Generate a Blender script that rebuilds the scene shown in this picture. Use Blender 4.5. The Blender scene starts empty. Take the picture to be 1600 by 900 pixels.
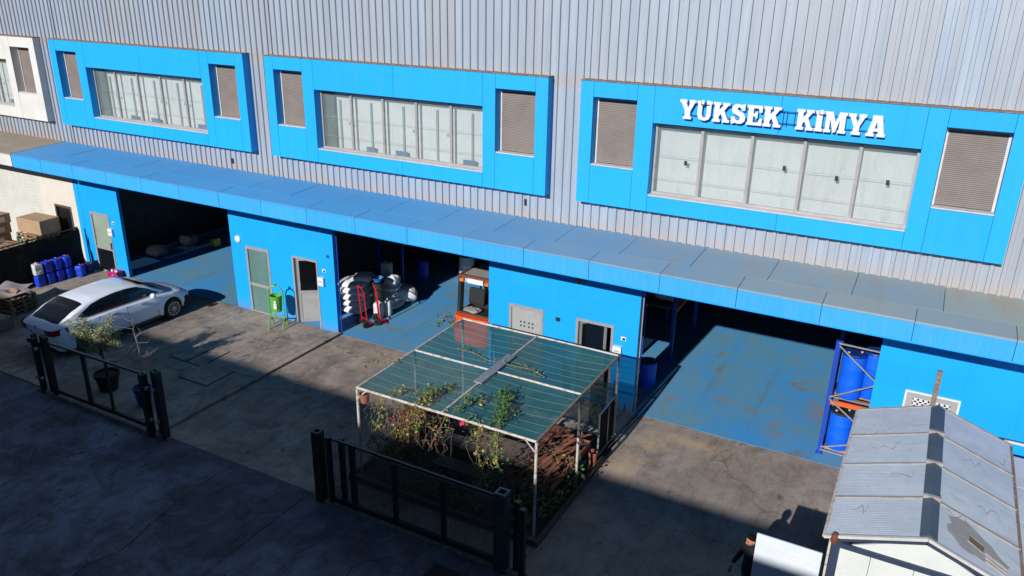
import bpy, math, random
from mathutils import Vector, Matrix
random.seed(7)
S = bpy.context.scene
COL = S.collection
PI = math.pi

# ---------------------------------------------------------------- camera
CAM = Vector((3.7488, -18.4819, 11.0)); YAW, PIT, ROLL, FPX = .4883, -.3684, .0185, 1239.74
fw = Vector((-math.sin(YAW)*math.cos(PIT), math.cos(YAW)*math.cos(PIT), math.sin(PIT)))
rt = fw.cross(Vector((0, 0, 1))).normalized(); up = rt.cross(fw)
r2 = rt*math.cos(ROLL)+up*math.sin(ROLL); u2 = -rt*math.sin(ROLL)+up*math.cos(ROLL)
cd = bpy.data.cameras.new('camera'); cam = bpy.data.objects.new('camera', cd); COL.objects.link(cam)
cd.sensor_width = 36; cd.lens = 36*FPX/1600; cd.clip_end = 500; cd.clip_start = .1
M = Matrix((r2, u2, -fw)).transposed().to_4x4(); M.translation = CAM
cam.matrix_world = M; S.camera = cam

# ---------------------------------------------------------------- light
SUN_EL = math.atan(.481); AZX = .058
w = bpy.data.worlds.new('World'); S.world = w; w.use_nodes = True
nt = w.node_tree; bg = nt.nodes['Background']; sky = nt.nodes.new('ShaderNodeTexSky')
sky.sky_type = 'NISHITA'; sky.sun_disc = False; sky.sun_elevation = SUN_EL
sky.sun_rotation = math.radians(180)+math.atan(AZX)      # sun stands behind the camera
sky.air_density = 1.0; sky.dust_density = .0; sky.ozone_density = 5.0
nt.links.new(sky.outputs[0], bg.inputs[0]); bg.inputs[1].default_value = .05
sl = bpy.data.lights.new('sun', 'SUN'); sl.energy = 4.9; sl.angle = math.radians(.53); sl.color = (1, .97, .935)
so = bpy.data.objects.new('sun', sl); COL.objects.link(so); so.location = (0, -40, 30)
sd = Vector((AZX, 1, -.481)); so.rotation_euler = sd.to_track_quat('-Z', 'Y').to_euler()
S.view_settings.view_transform = 'Standard'; S.view_settings.look = 'None'
S.view_settings.exposure = 0; S.view_settings.gamma = 1
S.render.engine = 'CYCLES'

# ---------------------------------------------------------------- materials
MATS = {}
def nodes(m):
    m.use_nodes = True; t = m.node_tree; return t, t.nodes, t.links
def noise(t, pos, scale, detail=4, rough=.6, dist=0):
    n = t.nodes.new('ShaderNodeTexNoise'); n.inputs['Scale'].default_value = scale
    n.inputs['Detail'].default_value = detail; n.inputs['Roughness'].default_value = rough
    n.inputs['Distortion'].default_value = dist; t.links.new(pos, n.inputs['Vector']); return n.outputs['Fac']
def ramp(t, fac, a, b, ca=(0, 0, 0, 1), cb=(1, 1, 1, 1)):
    r = t.nodes.new('ShaderNodeValToRGB'); e = r.color_ramp.elements
    e[0].position = a; e[1].position = b; e[0].color = ca; e[1].color = cb
    t.links.new(fac, r.inputs[0]); return r.outputs[0]
def mix(t, fac, a, b, mode='MIX'):
    m = t.nodes.new('ShaderNodeMix'); m.data_type = 'RGBA'; m.blend_type = mode
    for s, v in ((m.inputs[0], fac), (m.inputs[6], a), (m.inputs[7], b)):
        if hasattr(v, 'is_output'): t.links.new(v, s)
        elif isinstance(v, (int, float)): s.default_value = v
        else: s.default_value = (*v, 1) if len(v) == 3 else v
    return m.outputs[2]
def scaled(t, pos, sx, sy, sz):
    v = t.nodes.new('ShaderNodeVectorMath'); v.operation = 'MULTIPLY'; v.inputs[1].default_value = (sx, sy, sz)
    t.links.new(pos, v.inputs[0]); return v.outputs[0]
def math_n(t, op, a, b=None, clamp=False):
    m = t.nodes.new('ShaderNodeMath'); m.operation = op; m.use_clamp = clamp
    for s, v in ((m.inputs[0], a), (m.inputs[1], b)):
        if v is None: continue
        if hasattr(v, 'is_output'): t.links.new(v, s)
        else: s.default_value = v
    return m.outputs[0]
def base(name):
    m = bpy.data.materials.new(name); t, N, L = nodes(m)
    g = N.new('ShaderNodeNewGeometry'); return m, t, N['Principled BSDF'], g.outputs['Position']
def bump(t, p, h, strength, dist=.01):
    b = t.nodes.new('ShaderNodeBump'); b.inputs['Strength'].default_value = strength; b.inputs['Distance'].default_value = dist
    t.links.new(h, b.inputs['Height']); t.links.new(b.outputs[0], p.inputs['Normal'])
def mat(name, c, c2=None, scale=3., rough=.6, metal=0., bmp=0., bscale=40., lo=.4, hi=.7, spec=.5, alpha=1., jit=0.):
    if name in MATS: return MATS[name]
    m, t, p, pos = base(name)
    c2 = c2 or tuple(x*.75 for x in c)
    f = ramp(t, noise(t, pos, scale, 5), lo, hi)
    col = mix(t, f, c, c2)
    fine = noise(t, pos, scale*14, 3)
    col = mix(t, .25, col, mix(t, fine, tuple(x*.6 for x in c), tuple(min(1, x*1.35) for x in c)))
    if jit:
        oi = t.nodes.new('ShaderNodeObjectInfo')
        col = mix(t, math_n(t, 'MULTIPLY', oi.outputs['Random'], jit), col, tuple(x*.45 for x in c))
    t.links.new(col, p.inputs['Base Color'])
    rr = math_n(t, 'ADD', math_n(t, 'MULTIPLY', fine, .25), rough-.12, True); t.links.new(rr, p.inputs['Roughness'])
    p.inputs['Metallic'].default_value = metal; p.inputs['Specular IOR Level'].default_value = spec
    if bmp: bump(t, p, noise(t, pos, bscale, 4), bmp)
    if alpha < 1: p.inputs['Alpha'].default_value = alpha
    MATS[name] = m; return m

def blue_paint(name, c, dust, dust_amt, streak=.3, worn_x=None):
    m, t, p, pos = base(name)
    f = ramp(t, noise(t, pos, .9, 6, .65), .35, .75)
    st = ramp(t, noise(t, scaled(t, pos, 7, 7, .5), 1.6, 5, .7), .48, .78)
    col = mix(t, math_n(t, 'MULTIPLY', f, .25), c, tuple(x*.82 for x in c))
    col = mix(t, math_n(t, 'MULTIPLY', st, streak), col, dust)
    fine = ramp(t, noise(t, pos, 26, 4, .7), .3, .8)
    if worn_x:
        s = t.nodes.new('ShaderNodeSeparateXYZ'); t.links.new(pos, s.inputs[0])
        k = math_n(t, 'DIVIDE', math_n(t, 'SUBTRACT', s.outputs[0], worn_x[0]), worn_x[1]-worn_x[0], True)
        k = math_n(t, 'MULTIPLY', k, math_n(t, 'ADD', math_n(t, 'MULTIPLY', noise(t, pos, .8, 5), 1.1), .5), True)
        col = mix(t, k, col, dust)
        ru = ramp(t, noise(t, scaled(t, pos, 1.6, .5, 1), 1.1, 6, .7), .54, .70)
        col = mix(t, math_n(t, 'MULTIPLY', ru, math_n(t, 'MULTIPLY', k, .6)), col, (.36, .27, .17))
    col = mix(t, math_n(t, 'MULTIPLY', fine, dust_amt), col, dust)
    oi = t.nodes.new('ShaderNodeObjectInfo')
    col = mix(t, math_n(t, 'MULTIPLY', oi.outputs['Random'], .22), col, tuple(x*.72 for x in c))
    drip = ramp(t, noise(t, scaled(t, pos, 14, 14, .35), 1.0, 5, .6), .60, .72)
    col = mix(t, math_n(t, 'MULTIPLY', drip, .22), col, tuple(x*.45+.02 for x in c))
    sz = t.nodes.new('ShaderNodeSeparateXYZ'); t.links.new(pos, sz.inputs[0])
    low = math_n(t, 'SUBTRACT', 1, math_n(t, 'DIVIDE', sz.outputs[2], .45), True)
    low = math_n(t, 'MULTIPLY', low, math_n(t, 'ADD', noise(t, scaled(t, pos, 3, 3, 1.5), 2.5, 6, .7), .15), True)
    col = mix(t, math_n(t, 'MULTIPLY', low, .75), col, (.16, .17, .17))
    t.links.new(col, p.inputs['Base Color']); p.inputs['Roughness'].default_value = .55
    p.inputs['Specular IOR Level'].default_value = .3
    bump(t, p, noise(t, pos, 3, 3), .12, .02)
    MATS[name] = m; return m
BLUE = blue_paint('blue_panel_paint', (.008, .40, .95), (.12, .38, .70), .10, .18)
WALLBLUE = blue_paint('blue_wall_paint', (.005, .37, .93), (.05, .33, .70), .08, .15)
CANTOP = blue_paint('canopy_top_paint', (.045, .32, .68), (.31, .36, .35), .24, .25, (-9, 2.5))
FASCIA = blue_paint('canopy_fascia_paint', (.03, .38, .90), (.22, .42, .64), .15, .30)

def cladding():
    m, t, p, pos = base('grey_cladding')
    s = t.nodes.new('ShaderNodeSeparateXYZ'); t.links.new(pos, s.inputs[0])
    c = mix(t, ramp(t, noise(t, scaled(t, pos, 5, 5, .35), 1.2, 5, .6), .3, .75), (.39, .455, .54), (.28, .345, .44))
    oi = t.nodes.new('ShaderNodeObjectInfo')
    c = mix(t, math_n(t, 'MULTIPLY', oi.outputs['Random'], .55), c, (.36, .36, .37))
    # rust and dust gathered just above the window surrounds and above the canopy
    def band(z0, h):
        a = math_n(t, 'SUBTRACT', 1, math_n(t, 'DIVIDE', math_n(t, 'SUBTRACT', s.outputs[2], z0), h, True), True)
        return math_n(t, 'MULTIPLY', a, math_n(t, 'GREATER_THAN', s.outputs[2], z0-.2))
    nz = math_n(t, 'ADD', math_n(t, 'MULTIPLY', noise(t, scaled(t, pos, 4, 4, 1.2), 2.2, 5, .7), 1.5), -.25, True)
    b1 = band(8.80, .17); b2 = math_n(t, 'MULTIPLY', band(5.05, .40), math_n(t, 'LESS_THAN', s.outputs[2], 5.9))
    c = mix(t, math_n(t, 'MULTIPLY', math_n(t, 'MAXIMUM', math_n(t, 'MULTIPLY', b1, .8), b2), nz, True), c, (.46, .34, .26))
    c = mix(t, math_n(t, 'MULTIPLY', ramp(t, noise(t, scaled(t, pos, 9, 9, .25), 1, 4), .55, .68), .35), c, (.34, .31, .29))
    c = mix(t, math_n(t, 'MULTIPLY', ramp(t, noise(t, scaled(t, pos, 22, 22, .9), 1, 5), .6, .72), .3), c, (.30, .27, .26))
    t.links.new(c, p.inputs['Base Color']); p.inputs['Roughness'].default_value = .5; p.inputs['Metallic'].default_value = .12
    bump(t, p, noise(t, scaled(t, pos, 1, 1, .4), 5, 3), .15, .01)
    MATS['clad'] = m; return m
CLAD = cladding()

def stains(t, pos, pts, edge=.55):
    w_ = t.nodes.new('ShaderNodeTexNoise'); w_.inputs['Scale'].default_value = 1.7; w_.inputs['Detail'].default_value = 7; w_.inputs['Roughness'].default_value = .7; t.links.new(pos, w_.inputs['Vector'])
    out = None
    for (x, y, rx, ry) in pts:
        v = t.nodes.new('ShaderNodeVectorMath'); v.operation = 'SUBTRACT'; v.inputs[1].default_value = (x, y, 0); t.links.new(pos, v.inputs[0])
        q = scaled(t, v.outputs[0], 1/rx, 1/ry, 0); l = t.nodes.new('ShaderNodeVectorMath'); l.operation = 'LENGTH'; t.links.new(q, l.inputs[0])
        f = math_n(t, 'SUBTRACT', 1.35, l.outputs['Value']); f = math_n(t, 'SUBTRACT', f, math_n(t, 'MULTIPLY', w_.outputs['Fac'], 1.5)); f = ramp(t, f, 0, edge)
        out = f if out is None else math_n(t, 'MAXIMUM', out, f)
    return out
def concrete(name, c, c2, c3, stain=.5, sc=.5, warm=(.42, .33, .24), spots=(), scol=(.55, .40, .25)):
    m, t, p, pos = base(name)
    a = ramp(t, noise(t, pos, sc, 8, .66, .8), .40, .60)
    b = ramp(t, noise(t, pos, sc*3.1, 9, .74, .5), .46, .64)
    e = ramp(t, noise(t, scaled(t, pos, 1, .55, 1), sc*7, 8, .75, .3), .50, .62)
    d = ramp(t, noise(t, pos, 28, 5, .75), .25, .8)
    wv = ramp(t, noise(t, pos, sc*1.3+.11, 6, .6, 1.2), .52, .70)
    col = mix(t, a, c, c2); col = mix(t, math_n(t, 'MULTIPLY', b, stain), col, c3)
    col = mix(t, math_n(t, 'MULTIPLY', wv, .40), col, warm)
    col = mix(t, math_n(t, 'MULTIPLY', e, .38), col, c3)
    tr = ramp(t, noise(t, scaled(t, pos, 4.5, .30, 1), 1.1, 6, .65), .50, .66)
    col = mix(t, math_n(t, 'MULTIPLY', tr, .22), col, c3)
    oil = ramp(t, noise(t, pos, 1.9, 3, .4, .3), .70, .74); col = mix(t, math_n(t, 'MULTIPLY', oil, .6), col, (.06, .05, .045))
    gr = ramp(t, noise(t, pos, 34, 3, .6), .68, .72); col = mix(t, math_n(t, 'MULTIPLY', gr, .35), col, tuple(min(.7, x*1.7) for x in c))
    lt = ramp(t, noise(t, pos, sc*5.3, 7, .7), .60, .70)
    col = mix(t, math_n(t, 'MULTIPLY', lt, .30), col, tuple(min(.6, x*1.5) for x in c))
    col = mix(t, .45, col, mix(t, d, (0, 0, 0), (.55, .52, .48)), 'OVERLAY')
    if spots: col = mix(t, math_n(t, 'MULTIPLY', stains(t, pos, spots, .9), .75), col, scol)
    vor = t.nodes.new('ShaderNodeTexVoronoi'); vor.feature = 'DISTANCE_TO_EDGE'; vor.inputs['Scale'].default_value = .33
    wp = t.nodes.new('ShaderNodeVectorMath'); wp.operation = 'ADD'; nn = t.nodes.new('ShaderNodeTexNoise'); nn.inputs['Scale'].default_value = 1.6; nn.inputs['Detail'].default_value = 6
    t.links.new(pos, nn.inputs['Vector']); t.links.new(pos, wp.inputs[0]); t.links.new(nn.outputs['Color'], wp.inputs[1]); t.links.new(wp.outputs[0], vor.inputs['Vector'])
    cr = ramp(t, vor.outputs['Distance'], .004, .010, (1, 1, 1, 1), (0, 0, 0, 1))
    col = mix(t, math_n(t, 'MULTIPLY', cr, math_n(t, 'MULTIPLY', a, .45)), col, (.05, .045, .04))
    t.links.new(col, p.inputs['Base Color']); p.inputs['Roughness'].default_value = .9; p.inputs['Specular IOR Level'].default_value = .2
    bump(t, p, math_n(t, 'ADD', d, math_n(t, 'MULTIPLY', b, .6)), .45, .012)
    MATS[name] = m; return m
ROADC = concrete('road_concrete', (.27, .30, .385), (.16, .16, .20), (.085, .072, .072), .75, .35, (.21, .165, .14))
APRON = concrete('apron_concrete', (.52, .445, .375), (.36, .305, .26), (.17, .14, .12), .6, .5, (.62, .47, .33))
APRON2 = concrete('dusty_apron_concrete', (.48, .415, .36), (.38, .325, .285), (.18, .145, .125), .5, .4, (.58, .44, .30), [(-1.5,-2.6,.9,1.8),(-1.3,-1.2,.8,1.0),(-.4,-.7,2.2,.5),(-1.7,-4.5,.5,2.0)], (.62, .44, .26))
DIRT = mat('joint_dirt', (.045, .038, .03), rough=.95)

def floor_paint():
    m, t, p, pos = base('worn_blue_floor')
    a = ramp(t, noise(t, pos, .5, 6, .6, .5), .35, .65)
    col = mix(t, a, (.055, .33, .74), (.12, .33, .46))
    wear = ramp(t, noise(t, pos, .8, 8, .72, .9), .585, .65)
    streak = ramp(t, noise(t, scaled(t, pos, 3.0, .45, 1), 1.2, 7, .7), .56, .68)
    scr = ramp(t, noise(t, scaled(t, pos, .8, 6, 1), 3, 6, .8), .58, .66)
    col = mix(t, math_n(t, 'MULTIPLY', streak, .70), col, (.25, .235, .20))
    col = mix(t, math_n(t, 'MULTIPLY', scr, .35), col, (.035, .11, .17))
    col = mix(t, math_n(t, 'MULTIPLY', wear, .85), col, (.25, .20, .14))
    col = mix(t, math_n(t, 'MULTIPLY', stains(t, pos, [(-.2,2.0,.8,.35),(.6,1.8,.7,.35),(1.3,.85,.55,.45),(1.3,1.3,.3,.5),(-1.5,1.35,.4,.2),(2.2,2.6,.8,1.6),(-18.4,2.4,.25,2.6),(-19.6,4.6,.5,2.2),(-9.6,4.2,1.0,1.6),(-8.2,6.0,.8,1.2)], .45), .68), col, (.27, .23, .19))
    tk = math_n(t, 'MULTIPLY', stains(t, pos, [(-.8,3,.22,4.5),(.7,3,.22,4.5),(-10.6,2.5,.2,4.5),(-9.2,3,.2,4.5),(-20.6,2,.2,4.5)], .8), .35); col = mix(t, tk, col, (.10, .13, .15))
    chip = ramp(t, noise(t, pos, 11, 6, .8), .66, .69); col = mix(t, math_n(t, 'MULTIPLY', chip, .6), col, (.34, .31, .26))
    ws = ramp(t, noise(t, scaled(t, pos, 1.4, .5, 1), .7, 8, .72, .6), .42, .66); col = mix(t, math_n(t, 'MULTIPLY', ws, .45), col, (.20, .33, .38))
    d = noise(t, pos, 30, 4, .7); col = mix(t, .3, col, mix(t, d, (0, 0, 0), (.8, .8, .8)), 'OVERLAY')
    t.links.new(col, p.inputs['Base Color']); p.inputs['Roughness'].default_value = .7; p.inputs['Specular IOR Level'].default_value = .2
    bump(t, p, d, .25, .006); MATS['floorp'] = m; return m
FLOORP = floor_paint()

def glass(name, c, trans, rough=.05, tint=(1, 1, 1)):
    m, t, p, pos = base(name)
    col = mix(t, ramp(t, noise(t, pos, 1.5, 4), .35, .7), c, tuple(x*.8 for x in c))
    oi = t.nodes.new('ShaderNodeObjectInfo'); col = mix(t, math_n(t, 'MULTIPLY', oi.outputs['Random'], .3), col, tuple(x*.6 for x in c))
    t.links.new(col, p.inputs['Base Color']); p.inputs['Roughness'].default_value = rough
    tr = t.nodes.new('ShaderNodeBsdfTransparent'); tr.inputs[0].default_value = (*tint, 1)
    mx = t.nodes.new('ShaderNodeMixShader'); mx.inputs[0].default_value = trans
    dirt = math_n(t, 'SUBTRACT', trans, math_n(t, 'MULTIPLY', ramp(t, noise(t, scaled(t, pos, 3, 3, .6), 2.2, 6, .7), .5, .8), trans*.10)); t.links.new(dirt, mx.inputs[0])
    t.links.new(p.outputs[0], mx.inputs[1]); t.links.new(tr.outputs[0], mx.inputs[2])
    t.links.new(mx.outputs[0], t.nodes['Material Output'].inputs[0]); MATS[name] = m; return m
FROST = glass('frosted_window_glass', (.36, .43, .42), .78, .06)
DARKG = glass('dark_glass', (.01, .014, .018), .35, .04)
DOORG = glass('door_glass', (.14, .26, .25), .08, .05)
CLEARG = glass('clear_dark_glass', (.01, .014, .018), .82, .04)
PALEG = glass('pale_door_glass', (.38, .46, .38), .2, .15)
def netmat(name, c, trans, weave):
    m, t, p, pos = base(name)
    f = ramp(t, noise(t, scaled(t, pos, .3, 1, 1), 5, 5), .3, .7)
    big = ramp(t, noise(t, pos, 1.1, 4), .35, .7)
    col = mix(t, math_n(t, 'MULTIPLY', math_n(t, 'ADD', f, big), .5), c, tuple(x*.6 for x in c)); t.links.new(col, p.inputs['Base Color'])
    p.inputs['Roughness'].default_value = .8; p.inputs['Specular IOR Level'].default_value = .2
    tr = t.nodes.new('ShaderNodeBsdfTransparent'); mx = t.nodes.new('ShaderNodeMixShader')
    k = math_n(t, 'MULTIPLY', math_n(t, 'ADD', noise(t, pos, weave, 1), .5), trans, True)
    t.links.new(k, mx.inputs[0]); t.links.new(p.outputs[0], mx.inputs[1]); t.links.new(tr.outputs[0], mx.inputs[2])
    t.links.new(mx.outputs[0], t.nodes['Material Output'].inputs[0]); MATS[name] = m; return m
NET = netmat('teal_shade_net', (.040, .185, .205), .20, 90)
BLACKNET = netmat('black_green_net', (.008, .016, .014), .006, 90)

DARK = mat('dark_void', (.018, .018, .02), rough=.9)
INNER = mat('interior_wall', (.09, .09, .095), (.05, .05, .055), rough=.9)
ALU = mat('aluminium_frame', (.42, .41, .42), (.34, .32, .32), 6, .45, .3)
ALUW = mat('white_window_frame', (.62, .60, .59), (.50, .46, .42), 6, .5, 0)
GREYP = mat('grey_door_panel', (.35, .36, .36), (.30, .30, .30), 3, .55)
SHUT = mat('taupe_shutter', (.25, .215, .195), (.20, .17, .155), 2, .6)
WHITE = mat('white_paint', (.72, .73, .74), (.62, .62, .62), 2, .5)
SIGNW = mat('sign_white', (.70, .72, .76), (.64, .66, .70), 3, .45)
BLACK = mat('black_rubber', (.015, .015, .016), rough=.8)
BLKM = mat('black_metal', (.018, .025, .024), (.03, .03, .028), 5, .5)
GATEM = mat('dark_green_gate_paint', (.012, .028, .026), (.03, .03, .026), 4, .45)
GATETOP = mat('worn_gate_rail', (.04, .075, .075), (.02, .035, .035), 4, .4)
STEEL = mat('galvanised_steel', (.50, .50, .50), (.38, .36, .34), 7, .45, .6)
OLDWH = mat('chipped_white_pipe', (.55, .52, .47), (.30, .22, .16), 9, .6, lo=.5, hi=.62)
RUST = mat('rusty_steel', (.20, .13, .09), (.30, .27, .24), 9, .75)
RUSTD = mat('rust_brown', (.16, .055, .03), (.09, .04, .03), 8, .8)
WOOD = mat('weathered_wood', (.14, .10, .08), (.08, .06, .05), 5, .8, bmp=.3)
PALW = mat('pallet_wood', (.38, .25, .14), (.24, .155, .09), 4, .8, jit=.5)
CARD = mat('cardboard', (.42, .29, .17), (.34, .23, .13), 3, .85)
JBLUE = mat('blue_plastic', (.008, .055, .62), (.006, .045, .5), 3, .4)
DBLUE = mat('drum_blue_plastic', (.005, .13, .92), (.004, .11, .80), 3, .38)
DRUMD = mat('drum_lid_dark_blue', (.006, .035, .22), rough=.45)
JWHITE = mat('milky_plastic', (.62, .65, .66), (.52, .54, .54), 4, .45)
SACK = mat('white_woven_sack', (.74, .75, .77), (.62, .63, .66), 5, .95, bmp=.35, bscale=14, spec=.1)
RED = mat('red_paint', (.62, .015, .03), (.45, .012, .02), 4, .4)
ORANGE = mat('forklift_orange', (.95, .10, .015), (.66, .065, .01), 2, .35)
RORANGE = mat('rack_orange', (.80, .13, .02), (.7, .1, .02), 3, .45)
RBLUE = mat('rack_blue', (.01, .06, .42), (.01, .05, .33), 3, .45)
GREEN = mat('bin_green', (.12, .42, .05), (.09, .34, .04), 5, .45)
TERRA = mat('terracotta', (.36, .13, .075), (.26, .09, .055), 6, .8, jit=.4)
SOIL = mat('dry_soil', (.07, .045, .03), rough=.95)
TURQ = mat('turquoise_plastic', (.03, .33, .32), rough=.5)
MAG = mat('magenta_plastic', (.42, .015, .17), rough=.45)
YEL = mat('yellow_plastic', (.55, .40, .05), rough=.5)
STEM = mat('dry_stem', (.26, .19, .12), (.16, .11, .07), 9, .8)
LEAFG = mat('leaf_green', (.085, .17, .035), (.05, .10, .03), 7, .6, jit=.2)
LEAFY = mat('leaf_yellow', (.42, .34, .06), (.30, .20, .04), 7, .6)
LEAFR = mat('leaf_red_brown', (.22, .06, .045), (.13, .06, .035), 7, .6)
OLIVE = mat('olive_leaf', (.30, .32, .17), (.16, .19, .10), 8, .6)
def dusty_sheet():
    m, t, p, pos = base('hut_roof_sheet')
    a = ramp(t, noise(t, pos, 1.3, 7, .65, .6), .38, .66); b_ = ramp(t, noise(t, scaled(t, pos, .8, 3, 1), 2.0, 8, .75), .54, .68); sp = ramp(t, noise(t, pos, 9, 6, .7), .62, .70)
    c = mix(t, a, (.55, .61, .68), (.45, .51, .58)); c = mix(t, math_n(t, 'MULTIPLY', b_, .45), c, (.36, .33, .30)); c = mix(t, math_n(t, 'MULTIPLY', sp, .5), c, (.24, .22, .20))
    t.links.new(c, p.inputs['Base Color']); p.inputs['Roughness'].default_value = .7; bump(t, p, noise(t, pos, 6, 4), .15, .01); MATS['hrs'] = m; return m
SHEETR = dusty_sheet()
SHEETD = mat('hut_roof_patch', (.33, .33, .32), (.26, .255, .245), 3, .8)
RIDGE = mat('hut_ridge_dark', (.085, .115, .15), (.065, .085, .11), 3, .5)
HUTW = mat('hut_white_panel', (.66, .69, .67), (.60, .62, .60), 2, .5)
HUTF = mat('hut_navy_frame', (.035, .055, .10), (.03, .04, .07), 4, .45)
MASTIC = mat('brown_mastic', (.30, .27, .25), (.40, .40, .40), 7, .9)
NWALL = mat('neighbour_cream_wall', (.66, .62, .56), (.58, .53, .47), 1.5, .7)
NSHUT = mat('neighbour_white_shutter', (.60, .60, .57), (.52, .52, .49), 2, .6)
NTOP = mat('neighbour_canopy_tan', (.33, .27, .21), (.26, .22, .18), 1.5, .8)
NBOX = mat('neighbour_white_panel', (.70, .69, .66), (.60, .58, .54), 1.2, .55)
NSIDE = mat('dark_brown_frame', (.10, .075, .06), rough=.6)  # dark brown of the neighbour's door frame and soffit
PLAQ = mat('plaque_navy', (.01, .03, .16), rough=.4)
CARP = bpy.data.materials.new('car_paint_white'); t, N, L = nodes(CARP)
p = N['Principled BSDF']; p.inputs['Base Color'].default_value = (.82, .86, .92, 1); p.inputs['Roughness'].default_value = .3
p.inputs['Coat Weight'].default_value = .6; p.inputs['Coat Roughness'].default_value = .05
CARG = mat('car_glass', (.008, .010, .013), (.012, .014, .016), 2, .18, spec=.6)
TAILR = mat('tail_light_red', (.35, .01, .012), rough=.25)
CHROME = mat('wheel_silver', (.55, .56, .58), rough=.3, metal=.7)
SKIN = mat('skin', (.50, .21, .14), (.42, .17, .11), 12, .6)
HAIR = mat('dark_hair', (.010, .007, .006), rough=.95, spec=.1, bmp=.8, bscale=60)
JACKET = mat('black_jacket', (.010, .010, .012), (.016, .016, .018), 6, .8, bmp=.3)
TROUS = mat('dark_trousers', (.02, .022, .03), rough=.85)

# ---------------------------------------------------------------- mesh helpers
ORG = {}
class MB:
    def __init__(s): s.v = []; s.f = []; s.smooth = []
    def add(s, vs, fs, sm=False):
        n = len(s.v); s.v += [tuple(p) for p in vs]
        for f in fs: s.f.append(tuple(i+n for i in f)); s.smooth.append(sm)
        return s
    def box(s, x0, x1, y0, y1, z0, z1):
        if x0 > x1: x0, x1 = x1, x0
        if y0 > y1: y0, y1 = y1, y0
        if z0 > z1: z0, z1 = z1, z0
        return s.add([(x0,y0,z0),(x1,y0,z0),(x1,y1,z0),(x0,y1,z0),(x0,y0,z1),(x1,y0,z1),(x1,y1,z1),(x0,y1,z1)],
              [(3,2,1,0),(4,5,6,7),(0,1,5,4),(1,2,6,5),(2,3,7,6),(3,0,4,7)])
    def rbox(s, c, size, rz=0, rx=0, ry=0):
        m = Matrix.Translation(c) @ Matrix.Rotation(rz,4,'Z') @ Matrix.Rotation(ry,4,'Y') @ Matrix.Rotation(rx,4,'X')
        a, b, h = size[0]/2, size[1]/2, size[2]/2
        vs = [m @ Vector(p) for p in [(-a,-b,-h),(a,-b,-h),(a,b,-h),(-a,b,-h),(-a,-b,h),(a,-b,h),(a,b,h),(-a,b,h)]]
        return s.add(vs, [(3,2,1,0),(4,5,6,7),(0,1,5,4),(1,2,6,5),(2,3,7,6),(3,0,4,7)])
    def bar(s, p, q, w, h=None):
        p, q = Vector(p), Vector(q); d = (q-p); L = d.length; d.normalize(); h = h or w
        a = d.cross(Vector((0,0,1)));
        if a.length < 1e-3: a = Vector((1,0,0))
        a.normalize(); b = a.cross(d)
        vs = []
        for o in (p, q):
            for i, j in ((-1,-1),(1,-1),(1,1),(-1,1)): vs.append(o+a*i*w/2+b*j*h/2)
        return s.add(vs, [(3,2,1,0),(4,5,6,7),(0,1,5,4),(1,2,6,5),(2,3,7,6),(3,0,4,7)])
    def tube(s, pts, r, n=8, cap=True):
        pts = [Vector(p) for p in pts]; rs = r if isinstance(r, (list, tuple)) else [r]*len(pts)
        vs = []; fs = []; up = None
        for i, p in enumerate(pts):
            d = (pts[min(i+1, len(pts)-1)]-pts[max(i-1, 0)]).normalized()
            if up is None: up = d.cross(Vector((0,0,1)) if abs(d.z) < .9 else Vector((1,0,0))).normalized()
            a = (up - d*up.dot(d)).normalized(); b = d.cross(a); up = a
            for k in range(n):
                th = 2*PI*k/n; vs.append(p+(a*math.cos(th)+b*math.sin(th))*rs[i])
        for i in range(len(pts)-1):
            for k in range(n): fs.append((i*n+k, i*n+(k+1) % n, (i+1)*n+(k+1) % n, (i+1)*n+k))
        s.add(vs, fs, True)
        if cap: s.add(vs[:n], [tuple(range(n-1, -1, -1))]); s.add(vs[-n:], [tuple(range(n))])
        return s
    def lathe(s, prof, c=(0,0,0), n=20, axis='Z', sm=True):
        vs = []; fs = []; c = Vector(c)
        for r, h in prof:
            for k in range(n):
                th = 2*PI*k/n; x, y = r*math.cos(th), r*math.sin(th)
                vs.append(c+Vector({'Z':(x,y,h),'Y':(x,h,y),'X':(h,x,y)}[axis]))
        for i in range(len(prof)-1):
            for k in range(n): fs.append((i*n+k, i*n+(k+1) % n, (i+1)*n+(k+1) % n, (i+1)*n+k))
        return s.add(vs, fs, sm)
    def prism(s, poly, y0, y1):      # polygon in XZ extruded along Y
        n = len(poly); vs = [(x, y0, z) for x, z in poly]+[(x, y1, z) for x, z in poly]
        return s.add(vs, [tuple(range(n)), tuple(range(2*n-1, n-1, -1))]+[(i, (i+1) % n, (i+1) % n+n, i+n) for i in range(n)])
    def zprism(s, poly, z0, z1):
        n = len(poly); vs = [(x, y, z0) for x, y in poly]+[(x, y, z1) for x, y in poly]
        return s.add(vs, [tuple(range(n-1,-1,-1)), tuple(range(n, 2*n))]+[(i, (i+1) % n, (i+1) % n+n, i+n) for i in range(n)])
    def grid(s, fn, nu, nv, sm=True, flip=False):
        vs = [fn(i/nu, j/nv) for i in range(nu+1) for j in range(nv+1)]
        fs = []
        for i in range(nu):
            for j in range(nv):
                a = i*(nv+1)+j; q = (a, a+nv+1, a+nv+2, a+1); fs.append(q[::-1] if flip else q)
        return s.add(vs, fs, sm)
    def mesh(s, name, o=(0,0,0)):
        me = bpy.data.meshes.new(name); o = Vector(o)
        me.from_pydata([tuple(Vector(v)-o) for v in s.v], [], s.f); me.polygons.foreach_set('use_smooth', s.smooth)
        if any(s.smooth): me.set_sharp_from_angle(angle=math.radians(40))
        me.update(); return me
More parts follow.
